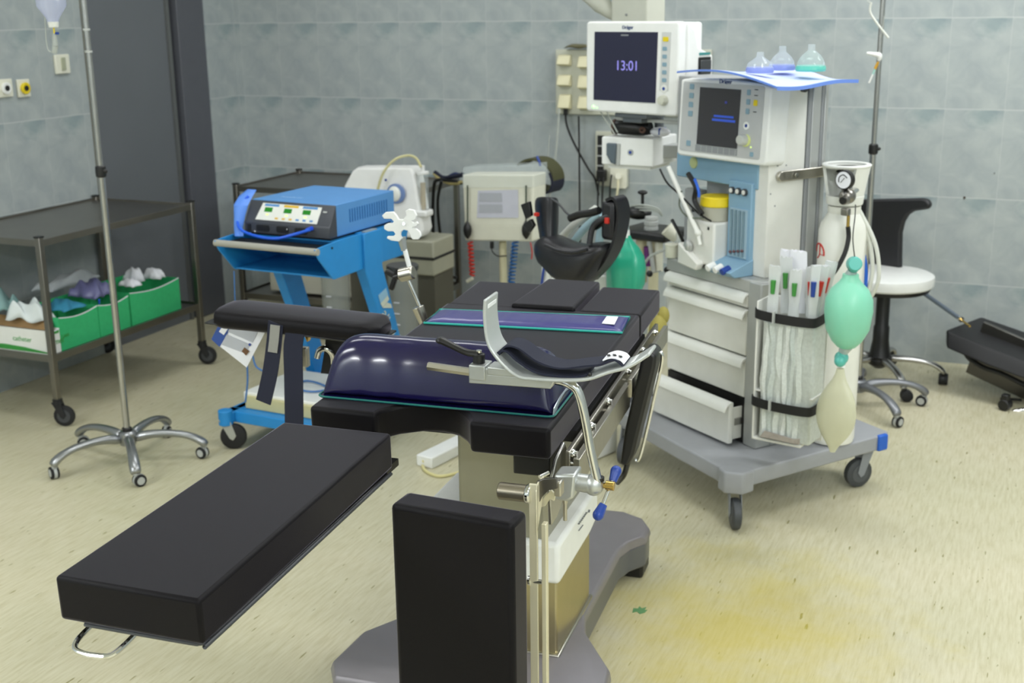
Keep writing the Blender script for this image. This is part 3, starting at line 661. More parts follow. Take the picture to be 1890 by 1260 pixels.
# boxes on the lower shelf
def carton(name, label, pts_y, x_face, depth, z1s, m, group=None, dip=0, white_in=True):
    """open carton; front side faces +X; pts_y = (y0, y1)"""
    y0, y1 = pts_y; zb = SH1-.004
    t = Th(name, label, 'box', (x_face-depth/2, (y0+y1)/2, zb), 0, group)
    hy = (y1-y0)/2; hx = depth/2; H = z1s
    def panel(ax, a0, a1, c, top, th=.002, mm=m, nm='side'):
        n = 9; P = [(a0, 0)]+[(a1, 0)]+[(a1+(a0-a1)*i/n, top(i/n)) for i in range(n+1)]
        f_ = (lambda a, b, h: (c+h, a, b)) if ax == 'y' else (lambda a, b, h: (a, c+h, b))
        return MB().prism(P, -th/2, th/2, f_).build(nm, mm, t)
    fr = lambda s: H-dip*math.sin(PI*s)**1.0
    panel('y', -hy, hy, hx, fr); panel('y', -hy, hy, -hx, lambda s: H+.02)
    panel('x', -hx, hx, -hy, lambda s: H); panel('x', -hx, hx, hy, lambda s: H)
    MB().bx(-hx, hx, -hy, hy, 0, .002).build('bottom', m, t)
    if white_in:
        MB().tube([(hx, -hy+2*hy*i/8, fr(1-i/8)-.001) for i in range(9)], .0022, n=6, k=2).build('white_rim', PAPER, t)
    return t
ylim = lambda x, y: aX(x, y, -3.665)[1]
zz = lambda x, y: aX(x, y, -3.665)[2]-SH1+.004
y_a, y_b, y_c, y_d, y_e = ylim(112, 630), ylim(183, 600), ylim(240, 580), ylim(242, 580), ylim(333, 555)
g1 = carton('green_box', 'green open carton filled with blue drapes beside the white carton', (y_a+.002, y_b-.002), -3.665, .22, .142, BGREEN, None, dip=.014)
g2 = carton('green_box', 'narrow green open carton in the middle holding purple wrapped packs', (y_b+.003, y_c-.003), -3.665, .22, .142, BGREEN, None, dip=.014)
g3 = carton('green_box', 'green open carton farthest right on the shelf holding white gauze', (y_d+.003, y_e), -3.665, .22, .150, BGREEN, None, dip=.016)
y_w0 = 3.722
wc = carton('white_carton', 'white carton with green lettering at the near end of the trolley shelf', (y_w0, y_a-.003), -3.664, .40, .10, OFFW, None, dip=.006)
hy_w = (y_a-.003-y_w0)/2-.004
GR = mat('print_green', '3f9a44', .6)
text('lettering', 'irmet', .036, GR, wc, (.202, .010, .048), (PI/2, 0, PI/2), shear=.2)
text('lettering', 'CARE', .018, GR, wc, (.202, .062, .06), (PI/2, 0, PI/2))
MB().bx(.2012, .202, -.005, hy_w, .082, .094).build('green_band', GR, wc)
text('lettering', 'catheter', .03, GR, wc, (.055, -(y_a-.003-y_w0)/2-.0015, .055), (PI/2, 0, 0))
hy_ = (y_a-.003-y_w0)/2
MB().prism([(-.19, .012), (-.05, .022), (.06, .018), (.2, .004), (.2, -.0), (-.19, -.0)], 0, .001, lambda a, b, h: (a, -hy_-.001-h, b+.004)).build('green_swoosh', GR, wc)
MB().prism([(-.19, .0), (.19, 0), (.17, .06), (-.17, .07)], 0, .002, lambda a, b, h: (a, hy_*.35+b*.3+h, .09+b*.6)).build('open_flap', mat('kraft_brown', 'a9875a', .7), wc)
def crumple(name, label, cat, c, size, m, seed, n=22, th=0, amp=.35, group=None, tall=1.):
    rd = random.Random(seed); ph = [(rd.uniform(2, 9), rd.uniform(2, 9), rd.uniform(0, 6), rd.uniform(.3, 1)) for _ in range(7)]
    t = Th(name, label, cat, c, rd.uniform(-14, 14), group); R = []
    for i in range(n+1):
        row = []
        for j in range(n+1):
            a, b = i/n*2-1, j/n*2-1
            e = max(0, 1-max(abs(a), abs(b))**3)
            z = sum(math.sin(p*a+q*b+s)*w_ for p, q, s, w_ in ph)/4
            row.append(Vector((a*size[0]/2*(1+.08*math.sin(5*b+seed)), b*size[1]/2*(1+.1*math.sin(6*a)), size[2]*(tall*.55*e+amp*z*(.35+e*.65)))))
        R.append(row)
    B = MB(); B.rings(R, close_u=False, cap=False); o = B.build('sheet', m, t, sharp=50)
    s_ = o.modifiers.new('solid', 'SOLIDIFY'); s_.thickness = .0015; return t
PW = mat('nonwoven_white', 'dfe6e6', .8); PB = mat('nonwoven_blue', '2f7f9e', .8); PT = mat('nonwoven_teal', '7fa09e', .8); PF = mat('purple_wrap', '6a6a92', .35, alpha=.9)
xg = -3.665-.11
def P1(y, dx=0, dz=0): return (xg+dx, y, SH1+.12+dz)
crumple('white_drape', 'crumpled white drape sticking out of the white carton', 'drape', (xg-.04, y_w0+.06, SH1+.125), (.20, .075, .12), PW, 3)
crumple('blue_drape_pack', 'folded blue drape lying in the nearest green carton', 'drape', (xg+.02, (y_a+y_b)/2+.01, SH1+.150), (.16, .13, .045), PB, 5)
crumple('teal_drape', 'grey green drape standing up behind the blue folded drape', 'drape', (xg-.17, y_a-.02, SH1+.16), (.08, .16, .11), PT, 8)
crumple('purple_pack', 'purple film wrapped pack bulging from the narrow green carton', 'pack', (xg+.01, (y_b+y_c)/2-.01, SH1+.16), (.15, .14, .11), PF, 11, amp=.28)
crumple('clear_pack', 'greyish film pack lying over the back of the green cartons', 'pack', (xg-.145, (y_b+y_c)/2+.02, SH1+.19), (.09, .34, .08), mat('film_grey', 'a7acae', .4), 13)
for k, (dy, dx, s_) in enumerate(((-.085, .045, 5), (.0, -.0, 6), (.085, .04, 9))):
    tt = crumple('gauze_pad', ['flat white gauze flap at the left of the farthest green carton', 'tall white gauze fold in the middle of the farthest green carton', 'rightmost white gauze fold in the farthest green carton'][k], 'gauze', P1((y_d+y_e)/2+dy, dx, .04), (.09, .062, [.05, .11, .08][k]), PAPER, s_, n=12, amp=.15, group=None)
MB().tube([P1(y_b+.02, .105, .022), P1(y_b+.01, .116, .042)], .004, k=1).build('blue_tie', mat('tie_blue', '1346c8', .4), g2).parent = None
o_ = bpy.data.objects['blue_tie']; tag(o_, 'short bright blue tie poking over the edge of the narrow green carton', 'tie')

# ---- IV stand, left
def iv_stand(name, label, cx, cy, z_clamp, top, rot0, r_base, m_arm, hubm, pole_r=.0125, wheels=True, capm=None):
    t = Th(name, label, 'stand', (cx, cy, 0), 0)
    for k in range(5):
        a = math.radians(rot0+72*k); d_ = Vector((math.cos(a), math.sin(a), 0)); s = Vector((-d_.y, d_.x, 0)); R = []
        for tt, z, wd, th in ((.02, .092, .044, .045), (.07, .106, .038, .036), (.14, .110, .036, .028), (.2, .104, .038, .028), (.25, .090, .042, .030), (.285, .066, .044, .034), (.294, .050, .040, .032)):
            p = d_*(tt*r_base/.3)+Vector((0, 0, z)); sl = Vector((0, 0, 1)) if tt < .22 else (Vector((0, 0, .7))+d_*.7)
            R.append([p+s*(wd/2*math.cos(q))+sl*(th/2*math.sin(q)) for q in [2*PI*i/12 for i in range(12)]])
        MB().rings(R).build('base_arm', m_arm, t, sub=1)
        e = d_*(.285*r_base/.3); caster(t, e.x, e.y, .0235, rot0+72*k+110+40*k, h=.058, wheel=BLKM, yoke=LGREY, wd=.012, hub=LGREY, twin=True)
    MB().lathe([(.03, .07), (.034, .09), (.034, .115), (.026, .122), (.018, .124)]).build('base_hub', m_arm, t)
    MB().lathe([(.019, .12), (.019, .134), (.014, .138)]).build('hub_collar', BLK, t)
    MB().cyl((0, 0, .12), (0, 0, z_clamp), pole_r, n=20).build('lower_pole', CHROMED, t)
    MB().cyl((0, 0, z_clamp), (0, 0, top), pole_r*.82, n=20).build('upper_pole', CHROMED, t)
    MB().lathe([(.014, -.02), (.0185, -.016), (.0195, 0), (.0185, .018), (.013, .022)], (0, 0, z_clamp)).sph((.018, 0, z_clamp+.003), (.012, .008, .008), 12, 8).build('pole_clamp', BLK, t)
    for k in range(4):
        a = PI/4+k*PI/2; MB().tube([(0, 0, top-.02), (.05*math.cos(a), .05*math.sin(a), top), (.08*math.cos(a), .08*math.sin(a), top-.02), (.095*math.cos(a), .095*math.sin(a), top+.01)], .003, k=5, n=8).build('hook', CHROMED, t)
    return t
IV1 = iv_stand('iv_stand', 'chrome infusion stand on a silver star base at the left beside the steel trolley', -3.089, 3.478, 1.108, 2.05, -45.5, .30, mat('cast_aluminium', '9fa1a2', .3, .9), BLK)
MB().cyl((0, 0, 1.525), (0, 0, 1.532), .013).cyl((0, 0, 1.60), (0, 0, 1.607), .0125).build('tape_ring', LGREY, IV1)
# infusion bottle
pb = aD(98, 40, 3.9); IB = Th('infusion_bottle', 'clear infusion bottle with drip chamber hanging at the top left', 'bottle', tuple(pb), 0)
sc = 3.9/FPX
LIQ = mat('infusion_liquid', 'c9cfea', .05, alpha=.55, noise=0, spec=.8)
MB().lathe([(.0, -.001), (.018, 0), (.021, .012), (.046, .048), (.047, .14), (.035, .19), (.012, .2)], (0, 0, 0), n=32).build('bottle_body', LIQ, IB)
MB().cyl((0, 0, -.0), (0, 0, -.018), .017, .015, n=24).build('neck_cap', OFFW, IB, bev=.002)
MB().tube([(0, 0, .19), (0, 0, .26), (-.03, .0, .30)], .003, k=4).build('hanger', HOSEW, IB)
MB().cyl((0, 0, -.018), (0, 0, -.036), .0025).build('spike', YEL, IB)
MB().cyl((.006, 0, -.036), (.016, 0, -.036), .004).build('blue_roller', KNOBB, IB)
MB().cyl((0, 0, -.036), (-.002, 0, -.075), .006, .009, n=14).cyl((-.002, 0, -.075), (-.008, 0, -.098), .010, .008, n=14).build('drip_chamber', HOSEG, IB)
MB().tube([(-.008, 0, -.095), (-.03, 0, -.09), (-.036, 0, -.06), (-.034, 0, -.02), (-.03, .0, .02)], .002, k=6, n=8).build('tubing', HOSEG, IB)
MB().tube([(-.03, 0, .30), (.03, -.06, .32), tuple(IB.L((-3.089, 3.46, 2.04)))], .0022, k=5, n=6).build('hanger', HOSEW, IB)

# ---- second steel trolley in the corner
SH2 = .30
T2 = steel_trolley('corner_trolley', 'steel trolley in the corner behind the blue cart carrying the suction unit', -3.80, -2.80, 5.235, 5.86, .782, .22)
# grey device with slots
GD = Th('grey_console', 'grey beige console with dark square buttons on the middle shelf behind the blue cart', 'device', (-3.25, 5.5, .224), 0)
MB().bx(-.42, .42, -.18, .2, .0, .30).build('console_body', mat('console_beige', 'b9b7a8', .5), GD, bev=.008)
for k in range(7):
    MB().bx(-.36+k*.11, -.315+k*.11, -.184, -.178, .20, .235).build('dark_button', DGREY, GD, bev=.002)
MB().bx(-.42, .42, -.185, -.178, .165, .172).build('panel_gap', BLK, GD)
# beige double box at right end (behind the clip)
CBX = float(aY(800, 460, 4.95)[0])
CB = Th('beige_case', 'beige equipment case with a dark slot under the suction unit', 'case', (CBX-.13, 5.07, 0), 0)
z0_, z1_ = aY(800, 510, 4.95)[2], aY(800, 446, 4.95)[2]
MB().bx(-.34, .13, -.12, .10, z0_, z1_).build('case_body', mat('case_beige', '9a9987', .55), CB, bev=.008)
MB().bx(-.33, .132, -.124, .10, (z0_+z1_)/2-.006, (z0_+z1_)/2+.006).build('case_slot', BLK, CB)
MB().bx(-.33, .12, -.10, .10, .0, z0_).build('lower_block', mat('lower_block_dark', '4d4b40', .6), CB)  # dark block set below the case, reaching the floor
# ---- suction unit
SU = Th('suction_unit', 'white suction pump with round gauge and yellow hose standing on the beige case', 'suction pump', (CBX-.2, 5.07, z1_+.001), 0)
suv = lambda x, y, h=-.12: SU.V(x, y, h)
WP = mat('pump_white', 'ececea', .45)
o1 = [(628, 345), (641, 318), (650, 311), (748, 311), (755, 320), (780, 425), (774, 440), (628, 440)]
Pp = [suv(x, y) for x, y in o1]
MB().prism([(p.x, max(p.z, .0)) for p in Pp], -.12, -.02, lambda a, b, h: (a*(1-.0*h), h+(.14*b if h < 0 else -.05*b), b)).build('pump_body', WP, SU, bev=.012, seg=3)
c = suv(732, 357, -.10)
MB().lathe([(.001, 0), (.046, 0), (.046, -.012), (.04, -.014)], (c.x, c.y+.0, c.z), (0, 1, 0)).build('gauge_ring', mat('gauge_blue', '6d86b8', .4), SU)
MB().sph((c.x-.004, c.y-.012, c.z), (.033, .014, .036)).build('gauge_knob', OFFW, SU)
c2 = suv(712, 332, -.10); MB().sph((c2.x, c2.y, c2.z), .006).build('indicator', KNOBB, SU)
MB().tube([suv(x, y, h) for x, y, h in ((697, 350, -.13), (708, 318, -.13), (728, 295, -.10), (752, 287, -.06), (768, 292, -.07), (777, 308, -.09))], .006, k=8).build('yellow_hose', mat('hose_yellow', 'd5cf9a', .35, alpha=.85, noise=0), SU)
j = suv(776, 322, -.09); jb = suv(776, 388, -.09)
MB().cyl((j.x, -.07, j.z-.0), (j.x, -.07, jb.z), .026, n=24).build('suction_jar', GLASS, SU)
MB().cyl((j.x, -.07, j.z), (j.x, -.07, j.z+.012), .030, n=24).cyl((j.x+.003, -.07, j.z+.01), (j.x+.003, -.07, j.z+.04), .009, n=14).build('jar_lid', WP, SU, bev=.002)
MB().cyl((j.x, -.07, jb.z), (j.x, -.07, j.z-.04), .012, n=12).build('jar_float', mat('float_brown', 'a8936a', .5), SU)
MB().bx(j.x-.06, j.x+.032, -.11, -.03, jb.z-.03, jb.z).build('jar_shelf', WP, SU, bev=.008)

# ---- blue cart
BC = Th('blue_cart', 'blue generator cart with slanted legs standing behind the operating table', 'cart', (-2.754, 3.914, 0), -4)
sideP = [(-.185, .828), (-.165, .79), (-.082, .70), (-.07, .697), (.15, .70), (.41, .703), (.468, .838), (-.03, .838), (-.15, .832)]
for uu, nm in ((.412, 'side_panel'), (-.045, 'side_panel')):
    MB().prism(sideP, uu, uu+.006, lambda a, b, h: (h, a, b)).build(nm, BLUE, BC, bev=.002)
MB().bx(-.042, .414, -.03, .46, .826, .832).build('top_shelf', BLUE, BC, bev=.001)
MB().bx(-.042, .414, -.075, .40, .700, .706).build('tray_floor', BLUE, BC, bev=.001)
MB().bx(-.042, .414, .20, .206, .70, .83).build('tray_back', BLUE, BC)
MB().cyl((-.05, -.172, .818), (.422, -.172, .818), .0125, n=18).build('front_handle', mat('handle_grey', 'a3a298', .45), BC)
MB().bx(-.042, .414, -.14, -.03, .812, .814).build('front_well', mat('dark_mat', '10181f', .7), BC)
for uu in (.419, ):
    MB().cyl((uu-.002, -.165, .818), (uu+.002, -.165, .818), .004, n=10).cyl((uu-.002, -.08, .817), (uu+.002, -.08, .817), .0045, n=10).build('bolt', BLK, BC)
MB().bx(.405, .424, .135, .215, .834, .842).build('worn_clip', mat('worn_grey', '8f9a9e', .6), BC)
for uu in (.385, -.03):
    MB().prism([(.115, .838) if uu > 0 else (.10, .70), (.235, .838) if uu > 0 else (.235, .70), (.235, .69), (.36, .33), (.43, .13), (.33, .13), (.262, .35), (.115, .69)], uu, uu+.045, lambda a, b, h: (h, a, b)).build('cart_leg', BLUE, BC, bev=.003)
LT = mat('print_cream', 'cdd2c4', .6)
lx = .4305
def legmark(pts, nm, m2, t=.0015):
    P_ = [BC.U(x, y, lx) for x, y in pts]; MB().prism([(p.y, p.z) for p in P_], 0, t, lambda a, b, h: (lx+h, a, b)).build(nm, m2, BC)
PB_ = mat('logo_pale', '8fb8d2', .6)
legmark([(698, 545), (712, 531), (716, 544), (702, 560)], 'logo_mark', PB_)
legmark([(702, 560), (715, 544), (718, 552), (706, 567)], 'logo_letter', LT)
legmark([(706, 568), (714, 558), (721, 561), (723, 568)], 'logo_letter', LT, .002)
p0, p1 = BC.U(707, 575, lx), BC.U(728, 636, lx)
dd = (p1-p0).normalized(); upv = Vector((0, -dd.z, dd.y))
Mx = Matrix((dd, upv, Vector((1, 0, 0)))).transposed()
o_ = text('cart_lettering', 'alleylab', .066, LT, BC, (0, 0, 0), (0, 0, 0), align='LEFT')
o_.rotation_euler = Mx.to_euler(); o_.location = Vector((lx+.001, p0.y, p0.z))+upv*.004
# base frame
for uu in (-.075, .405):
    MB().bx(uu, uu+.05, -.20, .50, .105, .15).build('base_beam', BLUE, BC, bev=.006)
MB().bx(-.075, .455, -.165, -.12, .105, .15).build('cross_beam', BLUE, BC, bev=.004)
MB().bx(-.075, .455, .40, .45, .105, .15).build('cross_beam', BLUE, BC, bev=.004)
MB().bx(-.06, .44, -.12, .42, .145, .150).build('base_shelf', BLUE, BC)
for ux in (-.05, .43):
    for vy in (-.19, .47):
        MB().cyl((ux, vy, .10), (ux, vy, .16), .028, n=18).build('corner_post', BLUE, BC, bev=.003)
        caster(BC, ux, vy, .052, 30 if vy < 0 else 140, h=.125, wheel=BLKM, yoke=mat('cast_grey', 'a5a69c', .45), wd=.028)
# white box with pedals on the base
WB = Th('pedal_box', 'white low box with a cream front on the base of the blue cart', 'box', tuple(BC.G(.19, .10, .151)), -4)
MB().bx(-.22, .22, -.20, .14, .02, .062).build('box_body', OFFW, WB, bev=.006)
MB().bx(-.20, .22, -.215, -.198, -.0, .05).build('cream_front', mat('box_cream', 'c9c294', .6), WB, bev=.002)
FPd = Th('foot_pedal', 'blue foot pedal with coiled cable lying on the white low box', 'foot pedal', tuple(BC.G(.33, .12, .214)), 10)
MB().bx(-.06, .07, -.05, .06, 0, .03).build('pedal_base', KNOBB, FPd, bev=.008)
MB().prism([(-.05, .03), (.06, .03), (.06, .045), (-.05, .065)], -.04, .04, lambda a, b, h: (a, h, b)).build('pedal_plate', mat('pedal_navy', '1b2c66', .4), FPd, bev=.004)
MB().tube([(-.05, -.04, .006), (-.12, -.10, .006), (-.22, -.06, .006), (-.2, .03, .006), (-.1, -.02, .006), (-.03, -.12, .006), (.05, -.10, .006)], .004, k=8, n=8).build('pedal_cable', mat('cable_blue', '3b6fae', .5), FPd)
B2 = Th('black_plug', 'black plug with a blue cap on the white low box behind the table corner', 'plug', tuple(BC.G(.36, -.02, .214)), 0)
MB().sph((0, 0, .018), .018).build('plug_body', BLK, B2); MB().sph((.01, -.03, .016), (.024, .016, .016)).build('plug_cap', KNOBB, B2)
# ---- electrosurgical generator
GN = Th('electrosurgical_generator', 'blue electrosurgical generator with grey front and green displays on the blue cart', 'generator', tuple(BC.G(0, 0, .834)), -4)
MB().bx(-.0, .388, .0, .40, .008, .128).build('housing', BLUET, GN, bev=.003)
fp = [(-.052, .008), (.0, .008), (.0, .126), (-.006, .126), (-.045, .055), (-.052, .05)]
MB().prism(fp, -.002, .39, lambda a, b, h: (h, a, b)).build('front_bezel', mat('bezel_grey', '3e4148', .45), GN, bev=.003)
MB().bx(.01, .38, -.03, .38, .0, .009).build('rubber_foot', BLK, GN)
sl = math.atan2(.071, .039); n0 = Vector((0, -.045, .055)); du_ = Vector((0, .039, .071)).normalized(); nn = Vector((0, -.071, .039)).normalized()
FP_ = lambda a, b, h: tuple(n0+Vector((a, 0, 0))+du_*b+nn*(h+.0008))
MB().prism([(.045, .004), (.33, .004), (.335, .070), (.062, .072)], 0, .001, FP_).build('control_panel', OFFW, GN)
for a, col in ((.085, BLUET), (.175, mat('panel_yellow', 'e0b52d', .5)), (.262, BLUET)):
    MB().prism([(a-.012, .060), (a+.055, .060), (a+.056, .069), (a-.011, .069)], .001, .0015, FP_).build('panel_stripe', col, GN)
    MB().prism([(a-.008, .037), (a+.028, .037), (a+.029, .055), (a-.007, .055)], .001, .0018, FP_).build('green_display', mat('lcd_green', '1c6b1c', .3, emit=.35, ecol='1d8f18'), GN)
    MB().prism([(a+.004, .024), (a+.015, .024), (a+.015, .030), (a+.004, .030)], .001, .0018, FP_).build('indicator_light', mat('led_lime', 'd6f08a', .3, emit=.8), GN)
for k in range(6):
    a = .135+k*.032; MB().prism([(a, .010), (a+.014, .010), (a+.014, .017), (a, .017)], .001, .002, FP_).build('panel_button', mat('btn_y', 'e2b84a', .5) if k < 3 else BLUET, GN)
FF = lambda a, b, h: (a, -.0525-h, b)
MB().prism([(.012, .012), (.028, .012), (.028, .042), (.012, .042)], 0, .002, FF).build('power_switch', BLK, GN)
for a, wd_ in ((.055, .06), (.15, .055), (.235, .055)):
    MB().prism(rrect(a, a+wd_, .018, .042, .008), 0, .003, FF).build('socket', BLK, GN)
MB().sph((.045, -.05, .014), .004).sph((.2, -.053, .033), .0035).build('connector_pin', PAPER, GN)
MB().prism([(.345, .050), (.362, .050), (.362, .056), (.345, .056)], .001, .002, FP_).build('bezel_mark', LGREY, GN)
for k in range(16):
    MB().bx(.387, .3895, .085+k*.017, .091+k*.017, .05, .10).build('vent_slot', mat('vent_dark_blue', '1f66a8', .6), GN)
text('top_print', 'FORCE FX', .022, mat('print_lightblue', '9cc3ea', .5), GN, (.12, .09, .1285), (0, 0, 0), ext=.0003)
cg = lambda x, y, h=-.06: GN.V(x, y, h)
MB().cyl(cg(566, 424), cg(576, 421), .006, .008, n=12).build('blue_plug', mat('plug_blue', '1c50d8', .35), GN)
CBL = Th('blue_cable', 'bright blue cable and bag looping over the front left of the generator', 'cable', tuple(BC.G(-.05, -.085, .84)), -4)
q = lambda x, y, h=0.: CBL.V(x, y, h)
BB = mat('cable_bright_blue', '1c5fe0', .4)
MB().tube([q(572, 424, .0), q(545, 432, -.01), (q(510, 440, -.03)), q(475, 436, -.03), q(445, 424, -.01), q(438, 405, .02), q(443, 380, .06), q(458, 362, .10)], .0055, k=8, n=8).build('cable', BB, CBL)
R = []
for x, y, w1, w2, h in ((464, 350, .02, .01, .16), (452, 362, .028, .02, .11), (443, 378, .03, .02, .05), (441, 398, .022, .018, .03), (439, 420, .018, .014, .02), (440, 435, .02, .01, .0)):
    p = q(x, y, h); R.append([p+Vector((w1*math.cos(t_)*(1+.2*math.sin(3*t_)), w2*math.sin(t_), 0)) for t_ in [2*PI*i/14 for i in range(14)]])
MB().rings(R).build('blue_bag', mat('bag_blue', '5a8ee8', .5), CBL)
MB().tube([BC.L(aY(432, 500, 3.7)), BC.L(aY(434, 560, 3.7)), BC.L(aY(436, 600, 3.7))], .002, k=4).build('thin_wire', mat('cable_blue', '3b6fae', .5), BC)
MB().tube([BC.L(aY(466, 655, 3.65)), BC.L(aY(472, 675, 3.65)), BC.L(aY(484, 684, 3.65))], .0035, k=6, n=8).build('thin_wire', mat('cable_blue', '3b6fae', .5), BC)
MB().tube([BC.L(aY(455, 660, 3.7)), BC.L(aY(457, 700, 3.7)), BC.L(aY(453, 742, 3.7))], .0035, k=6, n=8).build('thin_wire', mat('cable_blue', '3b6fae', .5), BC)

# ---- suction canisters behind the cart (clear cylinders)
for (x0_, x1_, y0_, y1_), lab in (((600, 640, 470, 600), 'tall clear grey canister standing between the legs of the blue cart'), ((722, 768, 500, 600), 'tall clear canister with white marks behind the jointed rod')):
    a = aY(x0_, y1_, 4.72); b = aY(x1_, y0_, 4.72); r_ = abs(b[0]-a[0])/2
    C_ = Th('suction_canister', lab, 'canister', ((a[0]+b[0])/2, 4.72, .0), 0)
    MB().cyl((0, 0, .05), (0, 0, b[2]), r_*.9, r_, n=28).build('canister_body', mat('canister_clear', 'a9ada6', .2, alpha=.5, noise=0), C_)
    MB().cyl((0, 0, b[2]), (0, 0, b[2]+.025), r_*1.05, n=28).build('canister_lid', DGREY, C_, bev=.004)
    MB().cyl((0, 0, 0), (0, 0, .05), r_*1.1, n=28).build('canister_stand', DGREY, C_)
    for k in range(7): MB().bx(-.012, .014, -r_-.001, -r_+.003, .1+k*.05, .104+k*.05).build('scale_mark', PAPER, C_)

# ---- tourniquet unit on a cream pole
TQ = Th('tourniquet_unit', 'cream tourniquet control box with two black squeeze bulbs on a cream pole', 'tourniquet', (-2.27, 5.25, 0), -8)
tq = lambda x, y, h=0.: TQ.V(x, y, h)
bx_ = [(853, 322), (985, 322), (983, 446), (858, 444)]
MB().prism([(tq(x, y).x, tq(x, y).z) for x, y in bx_], 0, .12, lambda a, b, h: (a, h, b)).build('control_box', CREAM, TQ, bev=.008, seg=3)
MB().prism([(tq(x, y).x, tq(x, y).z) for x, y in [(856, 308), (985, 304), (985, 346), (855, 346)]], -.01, .13, lambda a, b, h: (a, h, b)).build('clear_cover', GLASS, TQ, bev=.004)
for px_, m_ in ((874, RED), (893, LGREY), (912, WHITE), (930, DGREY), (946, LGREY), (962, KNOBB)):
    MB().cyl(tq(px_, 334, .03), tq(px_, 322, .03), .014, n=14).build('gauge', m_, TQ)
quad(TQ, [(882, 352), (956, 350), (957, 402), (880, 402)], -.003, 'paper_label', mat('label_lilac', 'cfd0dc', .6))
quad(TQ, [(884, 356), (926, 356), (927, 372), (884, 372)], -.005, 'label_print', PAPERG)
quad(TQ, [(884, 377), (927, 377), (927, 392), (884, 392)], -.005, 'label_print', PAPERG)
for px_ in (863, 971):
    MB().cyl(tq(px_, 342, -.02), tq(px_, 408, -.02), .004, n=8).build('bulb_tube', mat('tube_darkgreen', '22351f', .5), TQ)
    p = tq(px_, 425, -.025); MB().lathe([(.002, -.042), (.008, -.036), (.018, -.02), (.0215, 0), (.019, .018), (.009, .036), (.004, .045)], p).build('squeeze_bulb', BLK, TQ)
c = tq(928, 446, .06)
MB().cyl((c.x, .06, .06), (c.x, .06, c.z), .018, n=18).build('pole', CREAMY, TQ)
for k in range(4):
    a = PI/4+k*PI/2; MB().bar((c.x, .06, .07), (c.x+.2*math.cos(a), .06+.2*math.sin(a), .055), .03, .02).build('pole_foot', CREAMY, TQ, bev=.003)
    caster(TQ, c.x+.19*math.cos(a), .06+.19*math.sin(a), .022, 50*k, h=.05)
def coil(px_t, px_b, r_c, m_, nm, turns=9, h=-.0):
    a = tq(*px_t, h); b = tq(*px_b, h); pts = []
    for i in range(turns*10+1):
        s = i/(turns*10); c_ = a.lerp(b, s); an = 2*PI*i/10; pts.append(c_+Vector((r_c*math.cos(an), r_c*math.sin(an), 0)))
    MB().tube(pts, .0048, k=1, n=6).build(nm, m_, TQ)
coil((868, 446), (872, 508), .011, RED, 'red_coil_hose'); coil((951, 446), (942, 540), .014, mat('coil_blue', '1f5a94', .4), 'blue_coil_hose', 14)
MB().cyl(tq(862, 519), tq(872, 513), .009, n=12).build('hose_fitting', CREAM, TQ)
MB().tube([tq(908, 446), tq(908, 462), tq(918, 472), tq(935, 472)], .003, k=6).cyl(tq(908, 446), tq(908, 458), .010, n=10).build('black_lead', BLK, TQ)
MB().tube([tq(979, 447), tq(982, 465), tq(981, 478)], .003, k=5).build('red_lead', RED, TQ)
# cuffs and hoses hooked beside the unit
CF = Th('pressure_cuff', 'rolled olive and navy pressure cuff hung behind the right side of the tourniquet box', 'cuff', tuple(TQ.G(.26, .19, 0)), -8)
cf = lambda x, y, h=0.: CF.V(x, y, h)
R = []
pts = [cf(965, 302), cf(985, 292), cf(1008, 296), cf(1025, 312), cf(1030, 332), cf(1022, 348), cf(1000, 345), cf(982, 338)]
MB().ribbon(pts, (0, .11, 0), .010, k=6).build('cuff_band', mat('cuff_olive', '4a4a2e', .8), CF)
MB().ribbon([p+Vector((0, -.003, -.010)) for p in pts[3:]], (0, .112, 0), .012, k=6).build('cuff_lining', NAVY, CF)
MB().tube([cf(991, 288, -.06), cf(996, 300, -.06), cf(997, 306, -.06)], .006, k=5).build('blue_hook_strap', KNOBB, CF)
MB().bx(cf(985, 330).x, cf(985, 330).x+.05, -.01, .01, cf(985, 330).z-.004, cf(985, 330).z+.004).build('cuff_hook', CREAM, CF)
HS = Th('cuff_hose_bundle', 'bundle of black, blue and yellow cuff hoses hanging left of the tourniquet box', 'hoses', tuple(TQ.G(-.22, .02, 0)), -8)
hs = lambda x, y, h=0.: HS.V(x, y, h)
for pts_, m_, r_ in ((((856, 322), (835, 326), (818, 328), (803, 318)), NAVY, .011), (((856, 336), (832, 338), (812, 330), (802, 320)), mat('hose_tan', 'b0a36c', .5), .010), (((856, 338), (830, 334), (808, 332), (801, 345), (799, 400), (801, 460), (803, 500)), BLK, .009), (((815, 334), (808, 370), (811, 420), (817, 455)), BLK, .008), (((856, 326), (842, 320), (830, 324), (822, 332), (840, 334)), mat('hose_navy', '1d2f63', .4), .006)):
    MB().tube([hs(x, y, .03*k_) for k_, (x, y) in enumerate(pts_)], r_, k=8, n=8).build('hose', m_, HS)
# yellow pole beside trolley
YP = Th('slim_cream_stand', 'slim cream pole stand with a black clamp and cable beside the corner trolley', 'stand', (float(aY(833, 520, 5.24)[0]), 5.24, 0), 0)
zt = YP.V(833, 435, 0).z
MB().cyl((0, 0, .02), (0, 0, zt), .010, n=14).build('pole', CREAMY, YP)
zc = YP.V(833, 511, 0).z
MB().cyl((-.03, 0, zc), (.03, 0, zc), .008, n=12).build('pole_clamp', BLK, YP)
MB().lathe([(.055, 0), (.055, .015), (.02, .025)]).build('pole_foot', CREAMY, YP)
yp = lambda x, y, h=0.: YP.V(x, y, h)
MB().tube([yp(806, 482), yp(820, 488), yp(834, 500, -.02), yp(828, 530, .0), yp(812, 562), yp(806, 595)], .005, k=8).build('black_cable', BLK, YP)

